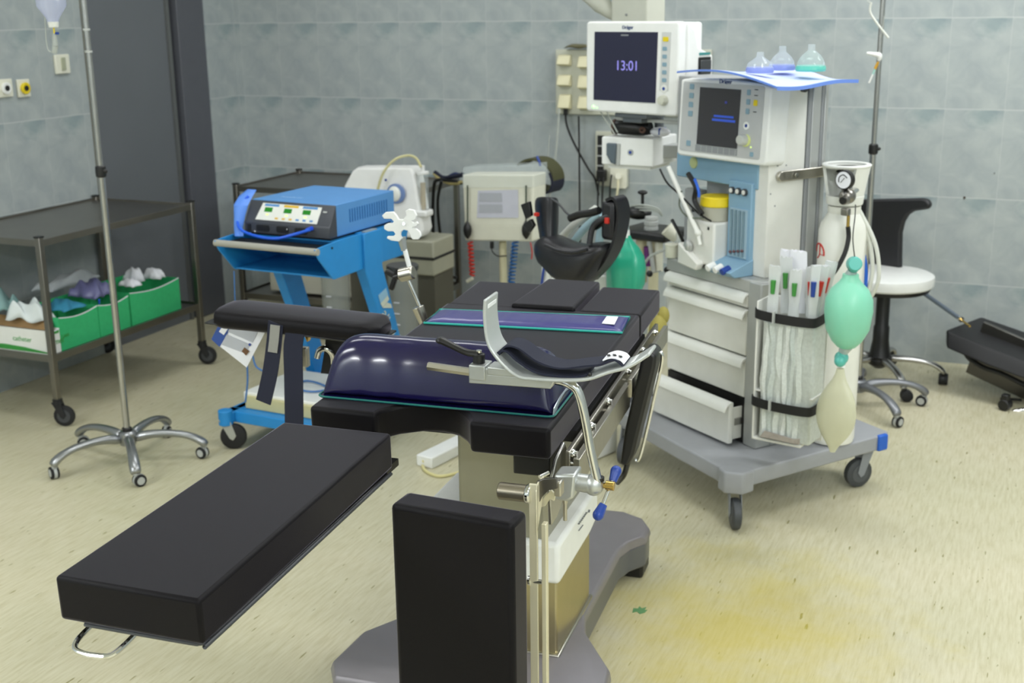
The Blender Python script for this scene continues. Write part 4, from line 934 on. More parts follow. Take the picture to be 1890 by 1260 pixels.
# power brick on the floor under the table
pw = aZ(806, 858, 0); PX_ = Th('power_strip', 'white power strip with a cream cable on the floor under the table', 'power strip', (-1.90, 3.98, 0), 30)
a_ = aZ(783, 850, 0); b_ = aZ(798, 866, 0); c_ = aZ(845, 842, 0)
PX_.o.location = (0, 0, 0)
PX_.o.location = tuple(b_); PX_.p = np.array(b_); PX_.o.rotation_euler = (0, 0, math.atan2(c_[1]-b_[1], c_[0]-b_[0])); an = math.atan2(c_[1]-b_[1], c_[0]-b_[0]); PX_.u = np.array([math.cos(an), math.sin(an), 0]); PX_.v = np.array([-math.sin(an), math.cos(an), 0])
MB().bx(0, .26, 0, .075, .0, .045).build('strip_body', WHITE, PX_, bev=.005)
pl_ = lambda x, y: PX_.L(aZ(x, y, .006))
MB().tube([Vector((.0, .04, .025)), pl_(779, 850), pl_(783, 866), pl_(800, 876), pl_(820, 878), pl_(860, 868)], .006, k=8, n=8).build('cable', mat('cable_cream', 'd8cf95', .5), PX_)

# ================================================================== ANAESTHESIA MACHINE
M = Th('anaesthesia_machine', 'white and grey anaesthesia machine with drawers on a wheeled base', 'anaesthesia machine', (-1.18, 4.21, 0), -36.5)
m_ = M
MG = mat('machine_grey', 'a2a4a5', .45); MW = mat('machine_white', 'e4e4de', .42); MSIL = mat('machine_silver', 'b9bbb9', .38, .4); MBASE = mat('base_slate', '9c9ea2', .5)
# base
bp = [(-.12, -.145), (.30, -.185), (.585, -.205), (.63, -.17), (.615, .47), (.60, .52), (.40, .53), (.36, .44), (.05, .44), (.02, .52), (-.16, .52), (-.18, .0)]
MB().prism(bp, .145, .20).build('base_plate', MBASE, M, bev=.006, seg=3)
MB().prism([(.555, -.215), (.60, -.225), (.645, -.185), (.64, -.13), (.56, -.15)], .128, .204).build('corner_cap', MBASE, M, bev=.008, seg=3)
MB().bx(.604, .6235, .452, .498, .143, .2015).build('blue_bumper', mat('bumper_blue', '1f5fc4', .4), M, bev=.006)
GC = mat('caster_grey', '8d9196', .45)
for (u_, v_, dg) in ((.587, -.168, -30), (.565, .45, -100), (-.075, -.12, -60), (-.1, .45, 90)):
    caster(M, u_, v_, .053, dg, h=.148, wheel=mat('tyre_dark_grey', '45484b', .55), yoke=GC, wd=.030, hub=mat('caster_hub', '54575a', .5))
# drawer cabinet
CU0, CU1 = -.012, .437
MB().bx(CU0, CU1, .02, .42, .2, .735).build('drawer_cabinet', MSIL, M, bev=.004)
MB().bx(.425, .49, .0, .07, .2, .775).build('front_post', MSIL, M, bev=.006, seg=3)
MB().bx(.437, .488, .07, .235, .2, .775).bx(.437, .47, .235, .30, .2, .775).build('lower_side_panel', MG, M, bev=.003)
MB().bx(.488, .5, .09, .215, .62, .65).build('accessory_rail', STEEL, M, bev=.002)
MB().prism([(-.02, .0), (.43, -.0), (.455, .01), (.495, .04), (.495, .235), (.46, .26), (.446, .30), (-.02, .30)], .735, .780).build('worktop', MSIL, M, bev=.006, seg=3)
def drawer(z0, z1, vf, nm='drawer', opened=False):
    d_ = MB().bx(-.004, .424, vf, vf+.02, z0+.003, z1-.003).build(nm, MW, M, bev=.004)
    # rolled lip handle
    R = []
    for u_ in (-.006, .426):
        R.append([Vector((u_, vf+a, z1+b)) for a, b in ((.018, -.002), (.008, .002), (-.012, -.004), (-.022, -.018), (-.024, -.032), (-.020, -.033), (-.010, -.014), (.004, -.008))])
    MB().rings(R).build('drawer_handle', OFFW, d_, bev=.002)
    return d_
drawer(.679, .733, 0); drawer(.512, .676, 0); drawer(.365, .508, 0)
dr = drawer(.208, .360, -.062)
B = MB(); B.bx(.008, .014, -.042, .1, .225, .335).bx(.408, .414, -.042, .1, .225, .335).bx(.008, .414, -.042, .1, .222, .226)
B.build('drawer_box', MW, dr); MB().bx(.414, .418, -.03, .04, .272, .296).build('drawer_runner', CHROMED, dr)
MB().bx(.0, .424, .003, .03, .205, .362).build('dark_opening', BLK, M)
# tall body
MB().bx(.372, .446, .05, .205, .78, 1.425).build('side_body', MW, M, bev=.004)
MB().bx(.05, .372, .12, .205, .78, 1.09).build('back_wall', MG, M)
MB().bx(-.05, .40, .06, .205, 1.09, 1.42).build('upper_body', MG, M, bev=.004)
for (v0, v1, ml) in ((.207, .222, GREY), (.224, .262, MSIL), (.264, .276, GREY), (.278, .295, MSIL)):
    MB().bx(.30, .45, v0, v1, .22, 1.415).build('rear_profile', ml, M, bev=.003)
MB().bx(-.05, .30, .21, .30, .2, 1.41).build('rear_body', MG, M, bev=.004)
MB().bx(-.03, .40, .045, .07, 1.07, 1.155).build('blue_fascia', LBLUE, M, bev=.004)
MB().lathe([(.002, .0), (.02, 0), (.02, -.004), (.014, -.005)], M.V(1281, 300, .045), (0, 1, 0)).build('fascia_button', mat('btn_olive', 'b8c08a', .5), M)
# flowmeter column
MB().bx(.268, .385, .035, .12, .78, 1.09).build('flowmeter_block', LBLUE, M, bev=.004)
MB().bx(.285, .37, .030, .036, .835, 1.0).build('flow_window', mat('flow_window', 'a3bccb', .15, spec=.7), M)
for k in range(4):
    MB().cyl((.297+k*.02, .028, .84), (.297+k*.02, .028, .995), .0045, n=10).build('flow_tube', mat('flow_tube', '6d8896', .2), M)
    MB().sph((.297+k*.02, .0265, .85+.004*k), .006, 10, 6).build('float', mat('float_dark', '5f3b40', .4), M)
for k in range(3):
    MB().cyl((.290+k*.032, .036, 1.058), (.290+k*.032, .026, 1.058), .012, n=18).build('gauge', DGREY, M)
    MB().cyl((.290+k*.032, .027, 1.058), (.290+k*.032, .024, 1.058), .008, n=16).build('gauge_face', MW, M)
MB().prism([(-.055, .80), (.05, .835), (.05, .78), (-.03, .78)], .262, .39, lambda a, b, h: (h, a, b)).build('control_ledge', LBLUE, M, bev=.003)
for k, c in enumerate((WHITE, WHITE, KNOBB)):
    MB().cyl((.285+k*.038, -.03, .81), (.285+k*.038, -.062, .80), .012, n=14).build('flow_knob', c, M, bev=.002)
# vaporizer
MB().bx(.115, .265, -.02, .10, .795, .945).build('vaporizer', MW, M, bev=.008, seg=3)
MB().prism([(.10, .785), (.20, .775), (.215, .80), (.10, .86)], -.045, -.015, lambda a, b, h: (a, h, b)).build('vaporizer_filler', MW, M, bev=.006)
MB().cyl((.20, .045, .945), (.20, .045, .995), .058, .056, n=30).build('vaporizer_neck', mat('neck_khaki', 'aead9e', .45), M, bev=.003)
MB().cyl((.20, .045, .993), (.20, .045, 1.028), .06, .057, n=30).build('yellow_cap', YEL, M, bev=.004)
MB().cyl((.14, -.024, .85), (.14, -.036, .85), .022, n=20).sph((.145, -.036, .852), (.012, .009, .018)).build('filler_knob', MSIL, M, bev=.003)
MB().bx(.14, .15, -.018, -.013, .97, .98).bx(.232, .24, -.022, -.018, .92, .93).build('vaporizer_mark', BLK, M)
MB().bx(-.05, .04, .10, .14, .80, 1.02).build('side_bracket', MG, M, bev=.004)
# cylinder arm bar
a = M.U(1440, 325, .452); b_ = M.U(1517, 315, .452)
MB().bar((a.x+.006, a.y, a.z), (b_.x+.006, b_.y+.14, b_.z+.0), .034, .010, up=(1, 0, 0)).cyl((.450, a.y, a.z), (.463, a.y, a.z), .017, n=20).build('holding_bar', STEEL, M, bev=.003)
for px_ in ((1470, 323),):
    p = M.U(*px_, .468); MB().cyl(p, (p.x+.004, p.y, p.z), .007, n=12).build('bar_screw', CHROME, M)
for px_ in ((1435, 306), (1451, 305), (1422, 358), (1430, 380), (1500, 390)):
    p = M.U(*px_, .446); MB().cyl(p, (p.x+.001, p.y, p.z), .003, n=8).build('panel_hole', GREY, M)
MB().cyl(M.U(1482, 162, .446), tuple(M.U(1482, 162, .446)+Vector((.012, 0, 0))), .014, n=16).build('side_knob', DGREY, M)

# ventilator screen (own part group)
VSr = math.radians(4.6)
sw, sh, sd = .42, .27, .09
sp0 = M.L((-1.150, 4.160, 1.158))
VK_ = dict(loc=sp0, rot=(math.radians(-3), 0, VSr))
sc_o = MB().prism([(0, .01), (.01, 0), (sw-.01, 0), (sw, .01), (sw, sh-.022), (sw-.05, sh-.012), (sw/2, sh-.004), (.05, sh-.006), (0, sh-.014)], 0, sd, lambda a, b, h: (a, h, b)).build('ventilator_screen', WHITE, M, bev=.010, seg=3, **VK_)
PL = lambda a, b, h: (a, -h-.0005, b)
PANEL = mat('screen_panel_grey', 'bfc1c1', .45)
MB().prism(rrect(.016, sw-.028, .018, sh-.02, .008), 0, .002, PL).build('screen_panel', PANEL, sc_o)
SCR = mat('screen_dark', '3b3a3d', .25, emit=.03, ecol='4a4648', noise=0)
MB().prism([(.10, .045), (.29, .045), (.29, .235), (.10, .235)], .002, .004, PL).build('display', SCR, sc_o)
MB().prism([(.095, .022), (.292, .022), (.292, .043), (.095, .043)], .002, .0035, PL).build('soft_keys', GREY, sc_o)
for k in range(7): MB().bx(.122+k*.027, .1232+k*.027, -.0045, -.003, .022, .043).build('key_gap', PANEL, sc_o)
DTX = mat('screen_blue_text', '3456c4', .4, emit=.25)
MB().bx(.175, .266, -.0052, -.0042, .141, .148).build('text_line', DTX, sc_o); MB().bx(.168, .275, -.0052, -.0042, .128, .136).build('text_line', DTX, sc_o)
MB().bx(.222, .232, -.0052, -.0042, .187, .195).build('text_line', mat('screen_dim_text', '3a3f8c', .4, emit=.2), sc_o)
text('logo', 'Dräger', .020, mat('logo_blue', '24407a', .5), sc_o, (.215, -.001, sh-.013), (PI/2, 0, 0), ext=.001)
KC = mat('key_bluegrey', '86a4b4', .5)
for z in (.235, .205, .175, .145, .045): MB().prism(rrect(.05, .07, z-.009, z+.009, .003), .002, .0042, PL).build('key', KC, sc_o)
for z in (.228, .198, .168): MB().prism(rrect(.318, .333, z-.009, z+.009, .003), .002, .0042, PL).build('key', KC, sc_o)
MB().prism(rrect(.350, .366, .187, .206, .003), .002, .0045, PL).build('yellow_key', YEL, sc_o)
for z in (.238, .220, .168): MB().bx(.350, .365, -.0035, -.002, z-.0015, z+.0015).build('key_print', DGREY, sc_o)
MB().prism(rrect(.350, .365, .025, .04, .003), .002, .0042, PL).build('key', KC, sc_o)
MB().cyl((.325, -.002, .122), (.325, -.0045, .122), .013, n=20).build('power_ring', WHITE, sc_o); MB().cyl((.325, -.004, .122), (.325, -.0055, .122), .0055, n=14).build('power_dot', KNOBB, sc_o)
MB().cyl((.328, -.002, .075), (.328, -.008, .075), .020, n=24).build('knob_ring', mat('knob_glow', 'd3dc8e', .4, emit=.15), sc_o)
MB().lathe([(.019, 0), (.018, .02), (.015, .024), (.001, .025)], (.324, -.006, .077), (0, -1, 0)).build('rotary_knob', mat('knob_grey', 'c4c6c0', .4), sc_o)
MB().sph((.352, -.003, .055), .003).build('led', mat('led_lime', 'd6f08a', .3, emit=.8), sc_o)

# drape on top with masks
DR = Th('blue_drape_sheet', 'light blue paper drape spread over the top of the anaesthesia machine', 'drape', tuple(M.G(0, 0, 1.432)), -36.5)
c1, c2, c3, c4 = DR.V(1246, 133, -.02), None, None, None
def dz(x, y, z): return DR.W(x, y, z)
A_, B_, C_, D_ = dz(1250, 132, .012), dz(1435, 161, .0), dz(1584, 149, -.012), dz(1425, 128, .016)
R = []; NN = 24
for i in range(NN+1):
    row = []
    for j in range(NN+1):
        a, b = i/NN, j/NN
        P = (A_*(1-a)+B_*a)*(1-b)+(D_*(1-a)+C_*a)*b
        z = P.z+.012*math.sin(PI*a)*(1-b)**2*1.6-.006*math.sin(3*a*PI+b)*b+.004*math.sin(7*b+3*a)
        row.append(Vector((P.x, P.y, z)))
    R.append(row)
o_ = MB().rings(R, close_u=False, cap=False).build('sheet', DRAPEW, DR, sharp=180); s_ = o_.modifiers.new('solid', 'SOLIDIFY'); s_.thickness = .0012; s_.offset = 1
o_ = MB().rings([[p-Vector((0, 0, .0016)) for p in row] for row in R], close_u=False, cap=False).build('blue_underside', DRAPE, DR, sharp=180)
edge = [R[i][0]-Vector((0, 0, .002)) for i in range(NN+1)]
MB().ribbon(edge, (0, .0, .006), .003, k=1).build('blue_hem', DRAPE, DR)
MB().ribbon([R[NN][j]-Vector((0, 0, .004)) for j in range(NN+1)], (0, 0, .011), .003, k=1).build('blue_hem', DRAPE, DR)
for (px_, py_, r_, hh, rim, lab) in ((1402, 134, .042, .042, mat('rim_lilac', '8f9ee0', .3, alpha=.8, noise=0), 'leftmost clear anaesthesia mask with a lilac rim'), (1443, 129, .041, .050, mat('rim_lilac', '8f9ee0', .3, alpha=.8, noise=0), 'middle clear anaesthesia mask with a blue lilac rim'), (1496, 131, .046, .055, mat('rim_teal', '64cdb8', .3, alpha=.85, noise=0), 'rightmost clear anaesthesia mask with a turquoise rim')):
    P = pln(px_, py_, (0, 0, 1.455), np.array([0, 0, 1.]))
    mk = Th('anaesthesia_mask', lab, 'mask', (float(P[0]), float(P[1]), 1.4545), -20, 'masks on the blue drape')
    MB().lathe([(r_*.98, 0), (r_*1.04, .006), (r_, .014), (r_*.95, .018)], (0, 0, 0), n=30).build('rim', rim, mk)
    MB().lathe([(r_*.97, .016), (r_*.9, .03), (r_*.7, hh*.85), (r_*.42, hh*1.05), (.012, hh*1.15), (.011, hh*1.35), (.012, hh*1.5)], (0, 0, 0), n=30).build('dome', GLASS, mk)
    MB().cyl((r_*.9, 0, .01), (r_*1.0, 0, .028), .004, .0025, n=8).build('inflation_nozzle', GLASS, mk)

# ---- catheter holder (white acrylic with black straps)
hc = M.G(.60, -.06, 0)
CH_ = Th('catheter_holder', 'white acrylic holder with two black straps on the side of the anaesthesia machine', 'holder', (float(hc[0]), float(hc[1]), 0), -12)
chv = lambda x, y, h=0.: CH_.V(x, y, h)
xl, xr = chv(1395, 600, -.05).x, chv(1506, 600, -.05).x
zt_, zb_ = chv(1450, 562, -.05).z, chv(1450, 822, -.05).z
MB().bx(xl, xl+.006, -.05, .06, zb_, zt_).build('side_plate', MW, CH_, bev=.002)
MB().bx(xl, xr, .054, .06, zb_, zt_).build('back_plate', MW, CH_)
MB().bx(xl, xr-.03, -.05, .06, zb_, zb_+.008).build('bottom_plate', MW, CH_, bev=.002)
for z in (zt_-.004, chv(1400, 720, -.05).z):
    if z < zt_-.05: MB().bx(xl, xr, -.045, .06, z-.006, z).build('shelf_plate', MW, CH_, bev=.002)
    zs = z-.035
    MB().ribbon([(xl-.003, .06, zs), (xl-.004, .0, zs), (xl-.003, -.048, zs), (xl+.03, -.062, zs-.003), ((xl+xr)/2, -.066, zs-.006), (xr-.02, -.058, zs-.008), (xr+.002, -.035, zs-.006), (xr+.004, .06, zs)], (0, 0, .030), .004, k=5).build('black_strap', BLKM, CH_)
    MB().bx((xl+xr)/2-.032, (xl+xr)/2-.028, -.082, -.060, zs-.018, zs+.018).build('strap_seam', LGREY, CH_)
MB().prism([(xl+.022, -.045), (xr-.004, -.045), (xr-.002, .05), (xl+.02, .05)], zb_+.01, zt_-.06).build('package_stack', mat('pack_print', 'c9cfca', .35, noise=.22, nscale=90), CH_, bev=.006)
rq = random.Random(21); x_ = xl+.024
for k in range(6):
    ww = rq.uniform(.018, .030); x1_ = min(x_+ww, xr-.006); R = []
    for i in range(15):
        s_ = i/14; zq = zb_+.02+(zt_-zb_-.085)*s_; wob = .004*math.sin(9*s_+k*2)+.002*math.sin(23*s_+k)
        R.append([Vector((x_+wob, -.046, zq)), Vector(((x_+x1_)/2+wob, -.054-.004*math.sin(11*s_+k*3), zq)), Vector((x1_+wob, -.047, zq)), Vector(((x_+x1_)/2, -.040, zq))])
    MB().rings(R).build('package_edge', mat('pack_edge%d' % (k % 3), ['d9dedb', 'c6cecb', 'd2d8d4'][k % 3], .25, noise=.22, nscale=140), CH_)
    x_ = x1_-.002
MB().prism([(xl+.035, zb_+.018), (xl+.05, zb_+.040), (xr-.05, zb_+.03), (xr-.03, zb_+.035), (xr-.03, zb_+.016)], -.062, -.056, lambda a, b, h: (a, h, b)).build('torn_label', mat('label_torn', 'a79f98', .6, noise=.3, nscale=60), CH_)
# suction catheters sticking out
CHH = [-.034, .018, -.012, .010, -.036, -.010, .030, .047, .040]
rd = random.Random(7); cols = [mat('conn_green', '3f8f3e', .4), mat('conn_green', '3f8f3e', .4), mat('conn_green', '3f8f3e', .4), RED, KNOBB, RED, RED]
labs = ['leftmost wrapped catheter with a green connector', 'second wrapped catheter with a dark green connector in the holder', 'third wrapped catheter with a green connector low in its sleeve', 'wrapped catheter with a red connector left of the blue one', 'wrapped catheter with a dark blue connector', 'wrapped catheter with a bright red connector right of the blue one', 'rightmost wrapped catheter leaning out with a red tip', 'tall white wrapped pack at the back of the catheters', 'crumpled white wrapped pack at the centre back of the catheters']
SLV = mat('sleeve_film', 'e2e6e6', .3, alpha=.72, noise=.1)
for k, (x0_, x1_, yt, h, ci) in enumerate(((1426, 1432, 490, -.03, 0), (1436, 1437, 480, -.045, 1), (1455, 1460, 502, -.055, 2), (1483, 1484, 500, -.05, 3), (1498, 1502, 492, -.052, 4), (1508, 1516, 494, -.04, 5), (1510, 1524, 488, -.02, 6), (1448, 1450, 464, .02, None), (1470, 1472, 464, .03, None))):
    a = chv(x0_, 565, h); b = chv(x1_, yt, h); wd_ = .034 if ci is not None else .05
    if a.x > xr-.02: a.x = xr-.02
    if a.x < xl+.03: a.x = xl+.03
    ct = Th('wrapped_catheter', labs[k]+' in the white holder', 'catheter', tuple(CH_.G(a.x, CHH[k], zt_-.045)), -8, 'catheters in the white holder')
    a.z = zt_-.045; d_ = b-a; R = []
    for i in range(8):
        s = i/7; c = Vector((d_.x*s, 0, d_.z*s)); w_ = wd_*(.8+.25*s+.08*math.sin(9*s+k)); t_ = .0045+.002*math.sin(5*s+k)
        R.append([c+Vector((w_/2*math.cos(q)+.003*math.sin(3*q+k), t_*math.sin(q)+.002*math.sin(4*s+k), .004*math.cos(5*q+k)*(1 if i == 7 else 0))) for q in [2*PI*j/12 for j in range(12)]])
    MB().rings(R).build('sleeve', SLV if ci is not None else PAPER, ct)
    if ci is not None:
        p0 = Vector((d_.x*.45, -.008, d_.z*.45)); p1 = Vector((d_.x*.72, -.008, d_.z*.72))
        MB().cyl(p0, p1, .0065, .0085, n=10).build('connector', cols[ci], ct)

# ---- oxygen cylinder with regulator
oc = M.G(.582, .335, .205)
px_h = 1552
oc = pln(1543, 640, (oc[0], oc[1], 0), _F*np.array([1, 1, 0])/np.linalg.norm(_F[:2]))
OX = Th('oxygen_cylinder', 'white oxygen cylinder with carry guard and pressure gauge on the machine base', 'gas cylinder', (float(oc[0]), float(oc[1]), .205), -23.2)
ox = lambda x, y, h=0.: OX.V(x, y, h)
zs_, zn_, zg0, zg1 = ox(1550, 425, 0).z, ox(1550, 388, 0).z, ox(1550, 375, 0).z, ox(1556, 301, 0).z
r_o = abs(ox(1593, 500, 0).x-ox(1510, 500, 0).x)/2
r_o *= .93
CWHT = mat('cylinder_white', 'eaeae2', .35)
MB().lathe([(r_o*.6, 0), (r_o*.95, .0), (r_o, .015), (r_o, zs_), (r_o*.93, zs_+.025), (r_o*.70, zn_-.01), (r_o*.62, zn_), (r_o*.55, zn_+.02)], n=36).build('cylinder_body', CWHT, OX)
MB().lathe([(r_o*.64, zn_-.008), (r_o*.68, zn_), (r_o*.68, zn_+.018), (r_o*.6, zn_+.02)], n=32).build('neck_ring', CWHT, OX)
# guard: flared ring with two windows
R0, R1 = r_o*.74, r_o*.97
MB().lathe([(R0, zg0), (R0+.004, zg0+.03), (R0-.006, zg0+.03), (R0-.008, zg0)], n=32).build('guard_base', OFFW, OX, bev=.002)
MB().lathe([(R1-.004, zg1-.012), (R1+.004, zg1-.006), (R1+.002, zg1), (R1-.014, zg1), (R1-.014, zg1-.012)], n=32).build('guard_rim', OFFW, OX, bev=.003)
for a0 in (0, PI):
    R = []
    for i in range(5):
        s = i/4; rr_ = R0+(R1-R0)*s-.004; zc_ = zg0+.02+(zg1-zg0-.025)*s
        R.append([Vector((math.cos(a0+da)*(rr_+dr), math.sin(a0+da)*(rr_+dr), zc_)) for da, dr in ((-.75+.15*s, -.005), (-.35, -.005), (0, -.005), (.35, -.005), (.75-.15*s, -.005), (.75-.15*s, .005), (.35, .005), (0, .005), (-.35, .005), (-.75+.15*s, .005))])
    MB().rings(R).build('guard_post', OFFW, OX)
MB().cyl((0, 0, zn_), (0, 0, zg1-.05), .014, n=16).build('valve', CHROME, OX)
MB().sph((-.01, 0, zg1-.035), (.035, .018, .016)).build('valve_handle', CHROME, OX)
h_ = -R1-.01
c = ox(1563, 331, h_); MB().cyl((c.x, h_, c.z), (c.x, h_-.02, c.z), .031, n=28).build('gauge_case', BLK, OX, bev=.002)
MB().cyl((c.x, h_-.018, c.z), (c.x, h_-.0215, c.z), .0265, n=28).build('gauge_face', PAPER, OX)
MB().bar((c.x-.008, h_-.0225, c.z-.008), (c.x+.005, h_-.0225, c.z+.007), .003, .001).build('gauge_needle', BLK, OX)
MB().tube([(c.x-.015, h_-.0225, c.z-.008), (c.x-.014, h_-.0225, c.z+.008), (c.x, h_-.0225, c.z+.017), (c.x+.014, h_-.0225, c.z+.008)], .0015, k=4, n=6).build('gauge_scale', DGREY, OX)
c = ox(1563, 365, h_); MB().sph((c.x-.004, h_+.01, c.z+.004), (.026, .03, .026)).cyl((c.x, h_, c.z-.002), (c.x+.005, h_-.03, c.z-.005), .016, .014, n=20).build('regulator_body', mat('regulator_metal', '8f8c86', .3, .9), OX)
MB().cyl((c.x+.005, h_-.028, c.z-.005), (c.x+.005, h_-.034, c.z-.005), .0115, n=20).build('outlet', BLK, OX)
MB().cyl((c.x-.004, h_+.01, c.z+.01), (c.x-.01, -.01, c.z+.02), .012, n=14).build('regulator_stem', CHROME, OX)
MB().bx(c.x-.015, c.x+.012, h_-.01, h_+.012, ox(1563, 398, h_).z, ox(1563, 384, h_).z).build('outlet_block', mat('regulator_metal', '8f8c86', .3, .9), OX, bev=.004)
MB().cyl(ox(1566, 398, h_), ox(1565, 420, h_), .0055, n=12).build('brass_nipple', BRASS, OX)
MB().tube([ox(1565, 418, h_), ox(1566, 440, h_), ox(1558, 470, h_-.02), ox(1540, 502, h_-.05), ox(1520, 522, h_-.06), ox(1508, 530, h_-.04)], .0078, k=8).build('black_hose', BLK, OX)
for pts_, r_, mt in ((((1580, 378), (1596, 410), (1606, 450), (1610, 500), (1600, 545), (1588, 560)), .0075, HOSEW), (((1580, 380), (1602, 418), (1618, 460), (1622, 510), (1612, 540), (1600, 556)), .0068, HOSEW), (((1590, 455), (1596, 480), (1598, 515), (1594, 548)), .007, mat('hose_blue', '1f63d0', .35))):
    MB().tube([ox(x, y, .02+.008*k) for k, (x, y) in enumerate(pts_)], r_, k=8).build('hose', mt, OX)
# red emblem on the cylinder
em = MB(); ec = ox(1519, 465, 0)
def onc(x, y):
    P = ox(x, y, -r_o*.8); xx = max(-r_o*.98, min(r_o*.98, P.x)); return Vector((xx, -math.sqrt(max(1e-6, (r_o+.0012)**2-xx*xx)), P.z))
MB().tube([onc(1512+14*math.cos(t_)*.95, 468-19*math.sin(t_)) for t_ in [PI*.95-PI*1.0*i/10 for i in range(11)]], .0028, k=2, n=6).build('red_emblem', RED, OX)
for p_, q_ in (((1516, 449), (1515, 468)), ((1516, 468), (1509, 476)), ((1514, 468), (1524, 470))):
    MB().bar(onc(*p_), onc(*q_), .005, .0015).build('red_emblem', RED, OX)
# ---- resuscitation bag hanging in front of the cylinder
RBp = aD(1566, 575, 3.66)
RB = Th('resuscitator_bag', 'green silicone resuscitator bag hanging by a cord in front of the oxygen cylinder', 'resuscitator', tuple(RBp), -23.2)
rb = lambda x, y, h=0.: RB.V(x, y, h)
zt, zb = rb(1566, 512).z, rb(1566, 640).z; rw = abs(rb(1606, 575).x-rb(1527, 575).x)/2
MB().lathe([(.016, zb-.006), (.028, zb), (.045, zb+.018), (rw*.9, zb+.055), (rw, (zt+zb)/2+.005), (rw*.97, zt-.065), (rw*.78, zt-.035), (.033, zt-.012), (.025, zt), (.023, zt+.012)], (0, 0, 0), n=36).build('silicone_bag', GREENB, RB)
MB().cyl((0, 0, zt+.008), tuple(rb(1573, 500)), .018, .014, n=18).build('neck', mat('valve_clear', 'b5c5c2', .2, alpha=.8, noise=0), RB)
TV = mat('valve_teal', '5fc0b4', .3, alpha=.92, noise=0)
MB().cyl(rb(1576, 487, .01), rb(1579, 487, -.028), .0235, .02, n=24).cyl(rb(1576, 487, .0), rb(1576, 502, .0), .013, .011, n=18).build('valve_head', TV, RB, bev=.003)
MB().cyl((0, 0, zb+.002), (-.01, 0, zb-.02), .02, .014, n=18).build('lower_neck', mat('valve_clear', 'b5c5c2', .2, alpha=.8, noise=0), RB)
c = rb(1553, 660); MB().sph((c.x, 0, c.z), .021).sph((c.x+.006, -.016, c.z-.006), .018).build('lower_valve', TV, RB)
MB().cyl((c.x, 0, c.z-.01), (c.x, 0, c.z-.028), .010, .013, n=16).build('bag_connector', WHITE, RB)
zt2 = rb(1552, 680).z; zb2 = rb(1532, 832).z; R = []
for i in range(16):
    s = i/15; w_ = [.012, .016, .024, .036, .048, .057, .063, .067, .068, .067, .063, .055, .044, .030, .017, .008][i]*.98; cx = c.x+(rb(1537, 832).x-c.x)*s**1.2; z = zt2+(zb2-zt2)*s
    R.append([Vector((cx+w_*math.cos(q), .035*(w_/.068)**.7*math.sin(q)*(1-.35*math.cos(q)), z)) for q in [2*PI*j/20 for j in range(20)]])
MB().rings(R).build('reservoir_bag', mat('reservoir_film', 'dcdcc0', .3, alpha=.72, noise=.08), RB)
MB().tube([rb(1578, 478), rb(1574, 440, -.01), rb(1578, 400, -.0), rb(1579, 378, .03)], .0016, k=5, n=6).build('hanging_cord', BLK, RB)

# ---- small items on the worktop
wt = lambda x, y: pln(x, y, (0, 0, .781), np.array([0, 0, 1.]))
p = wt(1280, 477); SB = Th('nasal_spray_bottle', 'small white spray bottle on the worktop left of the vaporizer', 'bottle', tuple(p), 0)
MB().lathe([(.0, .0), (.0135, .0), (.0135, .036), (.008, .040), (.007, .044), (.0085, .046), (.0065, .064), (.001, .066)], n=20).build('bottle', WHITE, SB)
p = wt(1240, 474); CN = Th('cream_canister', 'cream round canister at the left edge of the worktop', 'canister', (float(p[0]), float(p[1]), .781), 0)
MB().lathe([(.0, .0), (.024, .0), (.024, .040), (.026, .042), (.026, .048), (.0, .050)], n=24).build('canister', CREAM, CN)
AS = Th('white_breathing_arm', 'white jointed tube arm running down to the left of the vaporizer', 'arm', tuple(M.G(-.06, -.035, .8)), -36.5)
av = lambda x, y, h=0.: AS.V(x, y, h)
MB().cyl(av(1234, 308), av(1288, 430), .0085, .0095, n=14).sph(av(1288, 430), .0125).cyl(av(1288, 432), av(1292, 452), .007, n=12).build('arm_tube', OFFW, AS)
MB().tube([av(1218, 312), av(1232, 338), av(1256, 360), av(1285, 390), av(1302, 402), av(1312, 408)], .0036, k=8, n=8).build('black_cable', BLK, AS)
MB().tube([av(1258, 352), av(1254, 380), av(1270, 400), av(1298, 402)], .003, k=8, n=8).build('grey_cable', mat('cable_grey', '6d7468', .5), AS)
MB().tube([av(1270, 320), av(1284, 345), av(1282, 370), av(1296, 395)], .009, k=6, n=8).build('black_cable', BLK, AS)
MB().tube([av(1282, 330), av(1289, 350), av(1290, 364)], .005, k=6, n=8).build('blue_clip', mat('clip_blue', '2a67d8', .4), AS)
MB().tube([av(1240, 405, .05), av(1256, 435, .06), av(1268, 462, .08)], .006, k=6, n=8).build('black_cable', BLK, AS)

# ================================================================== BACK OF THE ROOM
YW = YB
# wall power panel with flap sockets
a = aY(1025, 91, YW-.03); b = aY(1102, 212, YW-.03)
WPn = Th('wall_socket_panel', 'cream wall panel with rows of flap sockets behind the patient monitor', 'socket panel', (float(a[0]), YW-.03, float(b[2])), 0)
pw_, ph_ = .80, a[2]-b[2]
MB().bx(0, pw_, 0, .028, 0, ph_).build('panel_plate', mat('panel_cream', 'c7c8b8', .5), WPn, bev=.004)
WPs = []
for (x0, x1, ya, yb) in ((1032, 1055, 102, 122), (1032, 1055, 139, 160), (1034, 1055, 175, 202), (1070, 1092, 104, 127), (1070, 1092, 140, 165), (1070, 1092, 178, 203)):
    p = WPn.V(x0, ya, 0); q = WPn.V(x1, yb, 0)
    o_ = MB().prism([(0, q.z), (-.045, q.z+.01), (-.02, p.z), (0, p.z+.004)], p.x, q.x, lambda a_, b_, h: (h, a_, b_)).build('socket_flap', mat('flap_cream', 'dcd6b2', .5), WPn, bev=.003)
